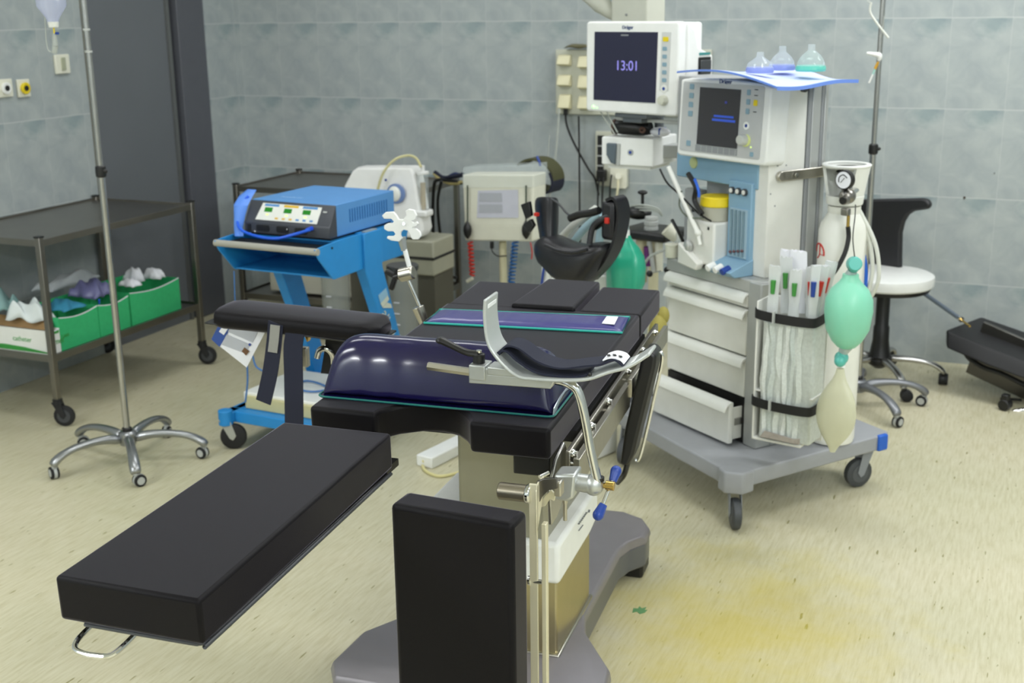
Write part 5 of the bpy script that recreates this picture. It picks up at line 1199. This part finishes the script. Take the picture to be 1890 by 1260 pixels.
MB().bx(WPn.V(1098, 0, 0).x, WPn.V(1098, 0, 0).x+.012, -.02, 0, .03, ph_-.03).build('panel_profile', LGREY, WPn)
for kx in (1100+0,):
    MB().bx(WPn.V(1160, 85, 0).x, WPn.V(1302, 85, 0).x, -.03, 0, .05, ph_-.02).build('panel_box', mat('panel_cream', 'c7c8b8', .5), WPn, bev=.004)
p = WPn.V(1066, 84, 0)
CLt = Th('olive_cloth', 'olive coloured cloth lying on top of the wall socket panel', 'cloth', (float(WPn.G(p.x, -.01, 0)[0]), YW-.045, float(b[2]+ph_+.003)), 0)
R = []
for i in range(9):
    s = i/8; R.append([Vector((-.06+.14*s, .03*math.cos(q), .004+.012*math.sin(PI*s)*(1+math.sin(q))+.004*math.sin(9*s))) for q in [2*PI*j/8 for j in range(8)]])
MB().rings(R).build('cloth', mat('cloth_olive', '6d6a50', .8), CLt)
wpn = lambda x, y, h=-.02: WPn.V(x, y, h)
MB().tube([wpn(1044, 203), wpn(1046, 230), wpn(1060, 265), wpn(1085, 310), wpn(1098, 330), wpn(1105, 360)], .006, k=8, n=8).build('black_cable', BLK, WPn)
MB().cyl(wpn(1044, 200), wpn(1044, 212), .012, n=10).build('plug', BLK, WPn)
MB().tube([wpn(1068, 214), wpn(1069, 280), wpn(1070, 400), wpn(1072, 520)], .005, k=4, n=8).build('black_cable', BLK, WPn)
MB().tube([wpn(1032, 200, -.3), wpn(1028, 260, -.3), wpn(1020, 330, -.3), wpn(1012, 370, -.3)], .006, k=6, n=8).build('clear_hose', HOSEG, WPn)
MB().tube([wpn(1014, 250, -.3), wpn(1010, 300, -.3), wpn(1004, 345, -.3)], .003, k=6, n=8).build('clear_hose', HOSEG, WPn)
# lower outlet box
a = aY(1099, 242, YW-.02); b = aY(1158, 345, YW-.02)
LO = Th('wall_outlet_box', 'grey framed wall outlet box with socket and plugs under the patient monitor', 'outlet', (float(a[0]), YW-.02, float(b[2])), 0)
lo_ = lambda x, y, h=0.: LO.V(x, y, h)
MB().bx(0, b[0]-a[0], 0, .018, 0, a[2]-b[2]).build('outlet_plate', mat('panel_cream', 'c7c8b8', .5), LO, bev=.003)
MB().bx(.012, .045, -.004, .0, .06, a[2]-b[2]-.02).build('dark_slot', BLK, LO)
for z in (.10, .15, .20): MB().bx(.012, .045, -.007, -.003, z, z+.006).build('slot_bar', LGREY, LO)
q0 = lo_(1128, 346); q1 = lo_(1158, 308)
MB().prism(rrect(q0.x, q1.x, q0.z, q1.z, .008), 0, .016, lambda a_, b_, h: (a_, -h, b_)).build('socket_plate', CREAM, LO)
MB().cyl(lo_(1141, 325, -.014), lo_(1141, 325, -.04), .016, n=16).build('cream_plug', CREAM, LO)
MB().bx(lo_(1108, 0).x, lo_(1124, 0).x, -.05, -.004, lo_(1115, 333).z, lo_(1115, 312).z).build('black_plug', BLK, LO, bev=.005)
MB().tube([lo_(1141, 332, -.035), lo_(1140, 350, -.05), lo_(1136, 375, -.05)], .006, k=5, n=8).build('cream_cable', CREAMY, LO)
for x in (1104, 1112, 1126): MB().tube([lo_(x+3, 322, -.04), lo_(x, 350, -.06), lo_(x-1, 400, -.06)], .005, k=5, n=8).build('black_cable', BLK, LO)

# ceiling pendant
a = aD(1160, 20, 4.85)
PN = Th('ceiling_pendant', 'cream ceiling pendant column coming down behind the patient monitor', 'pendant', (float(a[0]), float(a[1]), 0), -22)
pn = lambda x, y, h=0.: PN.V(x, y, h)
x0, x1, zb_ = pn(1128, 20).x, pn(1193, 20).x, pn(1160, 60).z
PCR = mat('pendant_cream', 'c9cabd', .5)
MB().bx(x0, x1, 0, .12, zb_, ROOM_H).build('pendant_column', PCR, PN, bev=.006)
MB().sph(pn(1156, 27, -.002), .005).build('pendant_screw', GREY, PN)
MB().tube([pn(1072, -14, .04), pn(1090, -4, .04), pn(1108, 6, .04), pn(1124, 20, .05), pn(1135, 30, .06)], [.02, .03, .04, .03, .02], k=6, n=14).build('pendant_arm', PCR, PN)
MB().bar(pn(1085, -60, .04), pn(1085, -5, .04), .1, .05, up=(0, 1, 0)).build('arm_block', PCR, PN, bev=.01)
for s_ in (-.35, 0, .35):
    pass
MB().cyl((.06, .06, zb_-.06), (.06, .06, zb_+.02), .03, n=18).bar((.06, .06, zb_-.05), tuple(PN.L((-1.38, 4.62, 1.44))), .05, .05).build('pendant_swivel', PCR, PN, bev=.004)
# monitor bracket & shelf rail
# ---- patient monitor
PM = Th('patient_monitor', 'white patient monitor showing 13:01 on its dark blue screen', 'monitor', (-1.594, 4.4795, 1.277), -21.1)
mw_, mh_ = .42, .325
MB().prism(rrect(-.006, mw_+.006, -.004, mh_+.002, .014), 0, .045, lambda a, b, h: (a, h, b)).build('monitor_front', WHITE, PM, bev=.008, seg=3)
MB().prism(rrect(.02, mw_-.0, .01, mh_-.002, .012), .04, .15, lambda a, b, h: (a, h, b)).build('monitor_back', WHITE, PM, bev=.008, seg=3)
mb = PM.U(1262, 60, mw_); mc = PM.U(1292, 100, mw_+.004)
MB().prism([(.05, mh_-.004), (.09, mh_-.03), (.11, mh_-.09), (.20, mh_-.12), (.20, .03), (.05, .03)], mw_-.16, mw_+.012, lambda a, b, h: (h, a, b)).build('side_module', WHITE, PM, bev=.006, seg=3)
MB().bx(mw_+.011, mw_+.016, .11, .185, .10, .20).build('printer_slot', BLK, PM, bev=.003)
MB().bx(mw_+.016, mw_+.022, .115, .18, .14, .19).build('printer_door', DGREY, PM, bev=.004)
MB().bx(mw_+.011, mw_+.015, .115, .18, .207, .216).build('module_stripe', mat('stripe_teal', '3f8c8a', .4), PM)
MS = mat('monitor_screen', '292a40', .22, emit=.05, ecol='2a2c48', noise=0)
PL2 = lambda a, b, h: (a, -h-.0003, b)
MB().prism([(.034, .040), (.328, .040), (.333, .290), (.038, .290)], 0, .002, PL2).build('display', MS, PM)
text('clock_digits', '13:01', .050, mat('digits_lilac', '8c86d6', .4, emit=.55, ecol='8c86e0'), PM, (.195, -.003, .168), (PI/2, 0, 0), ext=.0004)
MB().bx(.165, .20, -.003, -.002, .276, .281).build('screen_text', GREY, PM)
text('logo', 'Dräger', .018, mat('logo_blue', '24407a', .5), PM, (.195, -.001, .306), (PI/2, 0, 0), ext=.001)
MB().prism([(.345, .085), (.385, .085), (.392, .29), (.352, .29)], 0, .0015, PL2).build('key_strip', mat('keystrip_grey', 'cfd1cf', .45), PM)
MB().prism(rrect(.358, .382, .258, .274, .003), .001, .004, PL2).build('yellow_key', YEL, PM)
for k in range(5): MB().prism(rrect(.357, .376, .226-k*.0275, .240-k*.0275, .003), .001, .0035, PL2).build('key', mat('key_bluegrey', '86a4b4', .5), PM)
MB().cyl((.366, -.001, .098-.005), (.366, -.004, .093), .014, n=20).build('power_ring', OFFW, PM); MB().cyl((.366, -.003, .093), (.366, -.005, .093), .006, n=14).build('power_dot', KNOBB, PM)
MB().lathe([(.019, 0), (.019, .010), (.015, .022), (.001, .023)], (.366, -.001, .052), (0, -1, 0)).build('rotary_knob', mat('knob_ivory', 'd2d3c4', .4), PM)
MB().sph((.033, -.001, .014), .006).sph((.05, -.001, .011), .003).build('green_led', mat('led_green', 'b8f0a8', .3, emit=1.5, ecol='a8ffa0'), PM)
mcl = mat('mount_dark', '6f7478', .4, .5)
MB().bx(.12, .27, .02, .14, -.022, -.006).bx(.15, .24, .03, .12, -.04, -.02).build('mount_plate', mcl, PM, bev=.003)
MB().bar((.10, .06, -.03), (.46, .10, -.035), .02, .012).build('mount_rail', MSIL, PM, bev=.002)
MB().cyl((.20, .19, -.098), (.20, .19, .02), .018, n=16).build('mount_post', mcl, PM)
MB().bar((.20, .12, .06), (.22, .30, .12), .05, .05).build('mount_arm', mcl, PM, bev=.004)
pm = lambda x, y, h=0.: PM.V(x, y, h)
for pts_ in (((1107, 203), (1118, 222), (1135, 248)), ((1120, 206), (1130, 226), (1140, 245))):
    MB().tube([pm(x, y, .03) for x, y in pts_], .003, k=4, n=6).build('clear_lead', HOSEG, PM)
# ---- gas module box under the monitor
GM = Th('gas_module', 'white gas module box with a blue power button under the patient monitor', 'module', (-1.53, 4.50, 1.069), -8)
gm = lambda x, y, h=0.: GM.V(x, y, h)
z0, z1 = .0, gm(1112, 252).z; x1 = gm(1206, 270).x; x0 = gm(1110, 280).x
MB().bx(x0, x1, 0, .22, z0, z1).build('module_body', WHITE, GM, bev=.006, seg=3)
c = gm(1164, 281); MB().cyl((c.x, 0, c.z), (c.x, -.003, c.z), .012, n=20).build('power_ring', LGREY, GM); MB().cyl((c.x, -.002, c.z), (c.x, -.005, c.z), .006, n=14).build('power_dot', KNOBB, GM)
MB().prism([(gm(x, y).x, gm(x, y).z) for x, y in ((1122, 263), (1140, 264), (1138, 303), (1130, 300), (1122, 285))], .0, .016, lambda a, b, h: (a, -h, b)).build('water_trap', mat('trap_slate', '5b6770', .25), GM, bev=.005)
MB().prism([(gm(x, y).x, gm(x, y).z) for x, y in ((1130, 264), (1146, 265), (1144, 306), (1134, 303))], .0, .006, lambda a, b, h: (a, -h, b)).build('trap_frame', LGREY, GM, bev=.002)
MB().bx(x0+.02, x1-.02, .02, .2, -.014, .0).build('module_foot', OFFW, GM)
MB().bar((x1-.03, .12, .05), (x1+.14, .20, .05), .08, .05).build('module_arm', MSIL, GM, bev=.004)
RC = Th('rolled_black_cuff', 'rolled black cuff with a brown edge lying on the gas module', 'cuff', tuple(GM.G((x0+x1)/2-.01, .07, z1+.004)), -8)
MB().tube([(-.075, 0, .028), (-.04, -.004, .029), (.03, 0, .027), (.075, 0, .028)], [.024, .029, .029, .024], k=5, n=16).build('cuff_roll', BLK, RC)
MB().lathe([(.020, -.01), (.030, -.008), (.030, .002), (.020, .004)], (-.072, 0, .028), (1, 0, 0)).build('brown_band', mat('band_brown', '5f4438', .6), RC)
MB().tube([(.045, -.034, .025), (.055, -.038, .032), (.068, -.038, .026), (.060, -.038, .016), (.048, -.038, .020)], .005, k=5, n=8).build('cuff_tube', mat('band_brown', '5f4438', .6), RC)
WL = Th('white_lead_pouch', 'small white pouch with blue stripes beside the rolled black cuff', 'pouch', tuple(GM.G(x1-.01, .06, z1+.003)), -8)
MB().sph((.01, 0, .018), (.04, .03, .018)).build('pouch', PAPER, WL); MB().bx(.015, .02, -.03, .03, .01, .034).build('blue_stripe', KNOBB, WL)
# ---- cable stand column beneath the module with black shelf
ST = Th('accessory_stand', 'dark accessory stand with a black shelf behind the head of the table', 'stand', (float(aY(1205, 560, 4.95)[0]), 4.95, 0), -15)
st = lambda x, y, h=0.: ST.V(x, y, h)
q0, q1 = st(1158, 412), st(1250, 432)
MB().bx(q0.x, q1.x, -.10, .12, q1.z-.025, q0.z-.01).build('black_shelf', BLK, ST, bev=.01)
MB().cyl((0, 0, .05), (0, 0, q1.z), .022, n=16).build('stand_pole', CREAMY, ST)
MB().cyl(st(1197, 430, -.08), st(1206, 500, -.08), .009, n=12).build('grey_tube', LGREY, ST)
MB().cyl((0, 0, 0), (0, 0, .05), .22, .16, n=30).build('stand_foot', DGREY, ST, bev=.006)
MB().cyl(st(1184, 520, .0), st(1184, 442, .0), .024, n=16).build('beige_cylinder', CREAMY, ST)
MB().cyl(st(1196, 490, -.06), st(1196, 455, -.06), .018, n=16).build('purple_bottle', mat('purple_bottle', '6a2a74', .4), ST)
MB().cyl(st(1216, 500, -.05), st(1216, 440, -.05), .018, n=16).build('white_tube', CREAM, ST)
MB().sph(st(1178, 392, 0), (.06, .05, .03)).build('black_pouch', BLK, ST)
MB().sph(st(1186, 355, .0), (.022, .02, .010)).cyl(st(1186, 358, 0), st(1186, 392, 0), .007, n=8).build('black_knob', BLK, ST)
c = st(1209, 412, 0)
SNb = Th('white_round_sensor', 'white round ribbed device standing on the black shelf', 'device', tuple(ST.G(c.x, -.03, q0.z-.009)), -15)
MB().lathe([(.0, 0), (.030, .0), (.030, .012), (.026, .016), (.030, .02), (.030, .036), (.025, .040), (.028, .044), (.026, .056), (.0, .058)], n=26).build('device_body', LGREY, SNb)
coils = MB()
for k in range(3): coils.tube([st(1150, 385+4*k), st(1180, 378+5*k, -.03), st(1212, 384+3*k, -.02), st(1222, 398, 0)], .0045, k=8, n=8)
coils.build('grey_tube_loop', HOSEG, ST)
WC = Th('tilted_white_cup', 'tilted white cup with a grey rim left of the anaesthesia machine', 'cup', tuple(ST.G(st(1240, 430, -.17).x, -.17, st(1240, 430, -.17).z)), -15)
MB().lathe([(.0, -.03), (.024, -.03), (.030, .028), (.026, .030), (.022, -.02), (0, -.024)], (0, 0, 0), (-.55, -.3, .55), n=26).build('cup', CREAM, WC)
MB().tube([(.02, 0, .01), (.04, -.02, -.02), (.02, -.03, -.05), (-.08, -.03, -.10), (-.14, -.02, -.18), (-.16, -.02, -.22)], .006, k=8, n=8).build('corrugated_tube', HOSEG, WC)
# ---- white suction canister by the drawers
SC_ = Th('white_collection_canister', 'white collection canister with black caps between table and drawers', 'canister', tuple(M.G(-.085, .12, 0)), -36.5)
scv = lambda x, y, h=0.: SC_.V(x, y, h)
zt, zm, zb_ = scv(1208, 503).z, scv(1208, 528).z, scv(1208, 600).z
MB().lathe([(.0, zb_), (.050, zb_), (.054, zm-.03), (.058, zm), (.058, zm+.012), (.050, zt), (.0, zt+.004)], n=28, sy=.9).build('canister_body', OFFW, SC_)
MB().bx(.03, .075, -.015, .03, zm-.06, zm-.02).build('canister_bracket', LGREY, SC_)
for px_ in ((1199, 505, -.03), (1231, 498, .02)): MB().sph(scv(*px_), .0125).build('black_cap', BLK, SC_)
MB().cyl(scv(1204, 503, -.03), scv(1220, 500, -.01), .002, n=8).build('cap_pin', GREY, SC_)
MB().bx(.0, .03, -.056, -.052, zm-.12, zm-.05).build('canister_label', LGREY, SC_)
YLc = Th('yellow_cloth_bag', 'yellowish crumpled bag hanging beside the right edge of the table', 'bag', tuple(aD(1215, 612, 3.95)), 0)
MB().sph((0, 0, 0), (.03, .035, .055)).sph((-.02, 0, -.05), (.035, .03, .035)).sph((.01, .02, .05), (.02, .02, .03)).build('bag', mat('bag_ochre', '9c9248', .7, bump=.5, bscale=30), YLc)
# ---- green breathing bag
p = aD(1155, 480, 4.3)
GB = Th('green_breathing_bag', 'green breathing bag standing upright behind the head pads', 'breathing bag', tuple(p), -23)
gb = lambda x, y, h=0.: GB.V(x, y, h); R = []
for y_, xl_, xr_ in ((536, 1125, 1178), (520, 1125, 1185), (490, 1125, 1187), (470, 1128, 1184), (455, 1135, 1176), (445, 1143, 1168), (438, 1149, 1163), (434, 1150, 1162)):
    l_, r_ = gb(xl_, y_), gb(xr_, y_); w_ = (r_.x-l_.x)/2; c = (l_+r_)/2
    R.append([c+Vector((w_*math.cos(q), w_*.7*math.sin(q)+.004*math.sin(5*q), 0)) for q in [2*PI*j/24 for j in range(24)]])
MB().rings(R).build('bag', mat('bag_green', '2fae8c', .3, spec=.6), GB)
MB().cyl(gb(1156, 438), gb(1156, 424), .013, .012, n=16).build('bag_neck', WHITE, GB)
MB().cyl(gb(1156, 426), gb(1152, 400), .011, .014, n=16).build('connector', mat('valve_clear', 'b5c5c2', .2, alpha=.8, noise=0), GB)
# ---- boot stirrup
BT = Th('boot_stirrup', 'black padded boot shaped leg support standing behind the head pads', 'leg support', tuple(aD(1065, 515, 4.2)), -20)
bt = lambda x, y, h=0.: BT.V(x, y, h)
def shell(rows, nm, m, th=.012, dep=.0):
    R = []
    for row in rows: R.append([bt(x, y, h) for x, y, h in row])
    o = MB().rings(R, close_u=False, cap=False).build(nm, m, BT, sharp=180); s = o.modifiers.new('solid', 'SOLIDIFY'); s.thickness = th; s.offset = 0; o.modifiers.new('ss', 'SUBSURF').render_levels = 2; return o
BV = mat('boot_vinyl', '1b1b1f', .38, spec=.5)
shell([[(988, 364, .0), (996, 362, -.03), (1010, 362, -.04), (1026, 363, -.02), (1030, 365, .02)],
       [(987, 385, .0), (996, 386, -.03), (1010, 388, -.045), (1026, 388, -.02), (1030, 388, .02)],
       [(992, 412, .0), (1000, 414, -.04), (1012, 416, -.05), (1026, 414, -.02), (1030, 412, .03)],
       [(997, 436, .0), (1003, 442, -.05), (1014, 444, -.06), (1024, 438, -.03), (1028, 430, .03)],
       [(999, 460, .0), (1006, 470, -.05), (1016, 474, -.06), (1026, 462, -.04), (1030, 448, .03)]], 'boot_shell', BV, .012)
R = []
for x, yt, yb, dp in ((997, 445, 460, .03), (1003, 438, 474, .05), (1012, 433, 488, .065), (1024, 434, 500, .07), (1036, 440, 512, .075), (1052, 447, 521, .08), (1070, 450, 525, .08), (1086, 449, 523, .08), (1099, 447, 510, .07), (1111, 447, 492, .06), (1120, 449, 474, .045), (1125, 455, 464, .02)):
    t_, b_2 = bt(x, yt, -.03), bt(x, yb, -.03); c = (t_+b_2)/2; hh = (t_.z-b_2.z)/2
    R.append([c+Vector((0, dp*math.copysign(abs(math.cos(q))**.8, math.cos(q)), hh*math.copysign(abs(math.sin(q))**.7, math.sin(q)))) for q in [2*PI*j/20 for j in range(20)]])
MB().rings(R).build('foot_pad', BV, BT)
MB().tube([bt(1006, 452, -.115), bt(1030, 462, -.118), (bt(1060, 466, -.118)), bt(1084, 460, -.115)], .006, k=6, n=8).build('pad_seam', BV, BT)
MB().ribbon([bt(1128, 368, -.01), bt(1140, 364, -.01), bt(1148, 376, -.01), bt(1150, 404, -.01), (bt(1140, 448, -.01)), bt(1120, 486, -.01), bt(1092, 516, .0)], (0, .06, 0), .010, k=8).build('curved_frame', BV, BT, sharp=60)
p, q_ = bt(1116, 440, -.02), bt(1141, 372, -.02)
MB().bx(p.x, q_.x, -.045, .025, p.z, q_.z).build('calf_pad', BV, BT, bev=.014, seg=3)
MB().bar(bt(1098, 420, -.04), bt(1126, 400, -.04), .012, .02).build('buckle_bar', BLK, BT, bev=.002)
MB().bx(bt(1120, 0, -.05).x, bt(1127, 0, -.05).x, -.055, -.045, bt(1123, 413, -.05).z, bt(1123, 402, -.05).z).build('red_buckle', RED, BT, bev=.002)
MB().bx(bt(985, 0, -.07).x, bt(991, 0, -.07).x, -.078, -.065, bt(988, 398, -.07).z, bt(988, 392, -.07).z).build('red_buckle', RED, BT)
MB().prism([(bt(x, y).x, bt(x, y).z) for x, y in ((982, 374), (997, 368), (1001, 394), (991, 400))], -.06, -.045, lambda a, b, h: (a, h, b)).build('strap_flap', BLK, BT, bev=.002)
MB().prism([(bt(x, y).x, bt(x, y).z) for x, y in ((986, 410), (1000, 400), (1006, 412), (996, 426))], -.06, -.045, lambda a, b, h: (a, h, b)).build('strap_flap', BLK, BT, bev=.002)
MB().tube([bt(1052, 403, -.03), bt(1070, 396, -.03), bt(1090, 393, -.03), bt(1106, 388, -.03)], .013, k=6, n=12).build('grip_bar', BLK, BT)
MB().tube([bt(1015, 366, -.03), bt(1030, 375, -.03), bt(1045, 392, -.03), bt(1056, 400, -.03)], .004, k=6, n=8).build('grip_strap', DGREY, BT)
MB().tube([bt(1088, 450, -.07), bt(1094, 420, -.06), bt(1110, 405, -.05), bt(1130, 396, -.03)], .010, k=8, n=10).build('curved_strap', BV, BT)
for pts_, m2 in ((((1035, 440), (1060, 415), (1100, 385)), HOSEW), (((1058, 448), (1080, 420), (1110, 395)), mat('tube_paleblue', 'a9c6cf', .3)), (((1105, 455), (1108, 430), (1118, 400)), mat('tube_paleblue', 'a9c6cf', .3))):
    MB().tube([bt(x, y, .09) for x, y in pts_], .014, k=5, n=12).build('wrapped_tube', m2, BT)
WS = Th('white_stand_base', 'white slanted stand base with a blue tube under the boot shaped support', 'stand', tuple(aD(1055, 500, 4.5)), -20)
ws = lambda x, y, h=0.: WS.V(x, y, h)
for pts_ in (((1010, 470), (1022, 472), (1022, 530), (1006, 530)), ((1020, 512), (1100, 512), (1100, 560), (1000, 560))):
    MB().prism([(ws(x, y).x, ws(x, y).z) for x, y in pts_], -.03, .06, lambda a, b, h: (a, h, b)).build('white_frame', OFFW, WS, bev=.006)
zb3 = ws(1050, 560).z; c = ws(1050, 560)
MB().bx(c.x-.12, c.x+.12, -.1, .15, -WS.p[2]+.0, zb3).build('white_cabinet', OFFW, WS, bev=.01)
MB().tube([ws(1008, 480, -.04), ws(1003, 500, -.04), ws(1000, 525, -.04)], .005, k=4, n=8).build('blue_tube', KNOBB, WS)

# ================================================================== RIGHT SIDE
# stool with backrest
c = aZ(1620, 705, 0)
SL = Th('stool', 'round white stool with a black backrest and chrome star base by the back wall', 'stool', (float(c[0]), float(c[1]), 0), -23.2)
slv = lambda x, y, h=0.: SL.V(x, y, h)
seat_c = slv(1640, 512, 0); zt = slv(1640, 506, 0).z+.005; rs = .205
sx = slv(1717, 510, 0).x-rs
MB().lathe([(.0, zt-.052), (rs*.96, zt-.052), (rs*.99, zt-.045), (rs, zt-.02), (rs*.985, zt-.006), (rs*.93, zt), (0, zt+.003)], (sx, 0, 0), n=48).build('seat', mat('seat_white', 'e3e4e0', .35), SL)
MB().lathe([(.0, zt-.072), (rs*.90, zt-.072), (rs*.96, zt-.05), (.0, zt-.05)], (sx, 0, 0), n=40).build('seat_underside', BLK, SL)
MB().lathe([(.055, .11), (.045, .14), (.036, .2), (.035, .26), (.030, .27), (.030, zt-.07)], (0, 0, 0), n=24).build('gas_column', BLK, SL)
MB().bar((0, 0, zt-.078), (sx, 0, zt-.074), .12, .02).build('seat_plate', BLK, SL)
for k in range(5):
    a = math.radians(34+72*k); d_ = Vector((math.cos(a), math.sin(a), 0)); s = Vector((-d_.y, d_.x, 0)); R = []
    for tt, z, wd, th in ((.03, .115, .044, .04), (.10, .118, .038, .030), (.18, .112, .036, .026), (.24, .096, .036, .026), (.275, .07, .036, .026), (.285, .05, .030, .022)):
        p = d_*tt+Vector((0, 0, z)); sl_ = Vector((0, 0, 1)) if tt < .2 else (Vector((0, 0, .7))+d_*.7)
        R.append([p+s*(wd/2*math.cos(q))+sl_*(th/2*math.sin(q)) for q in [2*PI*i/12 for i in range(12)]])
    MB().rings(R).build('base_leg', CHROMED, SL, sub=1)
    e = d_*.28; caster(SL, e.x, e.y, .026, 34+72*k+80, h=.06, wheel=BLKM, yoke=BLK, wd=.016, twin=True)
MB().lathe([(.02, .07), (.05, .09), (.055, .125), (.04, .13)], n=24).build('base_hub', BLK, SL)
# backrest behind
bk = [(1560, 374), (1560, 369), (1700, 366), (1710, 368), (1716, 378), (1712, 386), (1700, 388), (1685, 390), (1674, 397), (1666, 410), (1661, 430), (1660, 470), (1660, 500), (1590, 500), (1588, 430), (1580, 400), (1565, 388)]
MB().prism([(slv(x, y, .13).x, slv(x, y, .13).z) for x, y in bk], .13, .165, lambda a, b, h: (a, h+.35*max(0, .0), b)).build('backrest', mat('backrest_black', '1d1d20', .42), SL, bev=.012, seg=3)
p = slv(1625, 500, .13); MB().bar((p.x, .17, p.z-.02), (sx*.5, .05, zt-.08), .05, .012).build('backrest_bracket', BLK, SL)
# right infusion stand
c = aZ(1581, 750, 0)
IV2 = iv_stand('iv_stand', 'chrome infusion stand behind the oxygen cylinder at the right, grey star base', float(c[0]), float(c[1]), 1.089, 2.05, -50, .30, mat('cast_grey_base', '85878b', .4, .7), BLK)
pz = IV2.L(aD(1592, 10, 5.05)).z
iv2 = lambda x, y, h=-.02: IV2.V(x, y, h)
LN = Th('giving_set_line', 'clear infusion line with a white end hanging off the right infusion stand', 'infusion line', tuple(IV2.G(.01, -.032, 1.6)), 0)
ln = lambda x, y, h=0.: LN.V(x, y, h)
MB().tube([ln(1608, 4), ln(1606, 22), ln(1618, 42), ln(1640, 70)], .0045, k=6, n=8).build('white_tube', HOSEW, LN)
MB().tube([ln(1632, 30), ln(1629, 55), ln(1624, 70)], .002, k=4, n=6).build('clear_tube', HOSEG, LN)
MB().tube([ln(1600, 0, .01), ln(1605, 5), ln(1608, 4)], .003, k=4, n=6).build('hook_loop', HOSEG, LN)
ND = Th('cannula_connector', 'white and amber cannula connector taped beside the right infusion pole', 'cannula', tuple(IV2.G(.01, -.034, 1.35)), 0)
nd = lambda x, y, h=0.: ND.V(x, y, h)
MB().tube([nd(1600, 98), nd(1612, 100), nd(1623, 103), nd(1622, 112)], [.005, .008, .012, .006], k=5, n=10).build('white_tape', WHITE, ND)
MB().cyl(nd(1621, 114), nd(1615, 127), .005, .006, n=10).build('amber_hub', mat('amber', 'cf9c28', .3), ND)
MB().cyl(nd(1615, 127), nd(1611, 137), .004, n=8).build('teal_section', mat('teal_pale', 'a9d8cf', .3), ND)
MB().cyl(nd(1611, 137), nd(1604, 153), .0035, n=8).build('white_end', WHITE, ND)
# black padded chair at the right edge
c = aZ(1905, 745, 0)
BCH = Th('reclined_seat', 'black padded low seat with a steel lever and chrome legs at the right edge', 'seat', (float(c[0]), float(c[1]), 0), -23.2)
bc = lambda x, y, h=0.: BCH.V(x, y, h)
a_, b_ = bc(1785, 606, .1), bc(1960, 672, .1)
R = []
for s, e in ((0, .88), (.04, 1), (.5, 1.05), (1, 1)):
    c_ = a_.lerp(b_, s); R.append([c_+Vector((-.012*z/.035, y*e, z*e)) for y, z in ((-.24, -.035), (.14, -.035), (.14, .03), (-.20, .03))])
MB().rings(R).build('seat_pad', mat('seat_black', '1b1b1d', .6), BCH, bev=.01, seg=3)
MB().bar(bc(1800, 640, .05), bc(1960, 712, .05), .25, .02, up=(0, 1, 0)).build('seat_frame', DSTEEL, BCH, bev=.003)
MB().tube([bc(1780, 645, -.1), bc(1788, 660, -.1), bc(1815, 678, -.1), bc(1850, 690, -.1), bc(1900, 715, -.1)], .011, k=5, n=10).build('frame_tube', BLK, BCH)
MB().tube([bc(1795, 630, .05), bc(1790, 655, .02), bc(1802, 672, .0)], .012, k=5, n=10).build('bracket', mat('bracket_brown', '4d4438', .5, .5), BCH)
MB().tube([bc(1850, 793, -.16), bc(1853, 778, -.16), bc(1868, 762, -.14), bc(1895, 757, -.1), bc(1930, 757, -.02)], .0125, k=6, n=12).build('chrome_leg', CHROME, BCH)
p = bc(1850, 797, -.16); w2 = MB().cyl((p.x, -.18, .024), (p.x, -.135, .024), .024, n=20).build('caster', BLK, BCH, bev=.004)
MB().bar((p.x, -.16, .03), (p.x, -.16, .07), .03, .03).build('caster', BLK, BCH, bev=.005)
MB().cyl(bc(1852, 736, -.05), bc(1885, 738, -.05), .006, n=10).sph(bc(1851, 736, -.05), .011).build('small_lever', BLK, BCH)
MB().cyl(bc(1920, 745, 0), bc(1925, 700, 0), .03, n=16).build('column', DSTEEL, BCH)
lv0 = BCH.L(aY(1705, 541, 5.80)); lv1 = BCH.L(aY(1772, 588, 5.52)); lv2 = BCH.L(aY(1790, 602, 5.44))
MB().cyl(lv0, lv1, .010, n=12).build('long_lever', mat('lever_bluegrey', '7b8794', .4, .5), BCH); MB().cyl(lv1, lv2, .005, n=10).build('lever_rod', BRASS, BCH)
MB().cyl(lv1, lv1+(lv1-lv0).normalized()*.012, .013, n=12).build('lever_cap', CHROME, BCH)
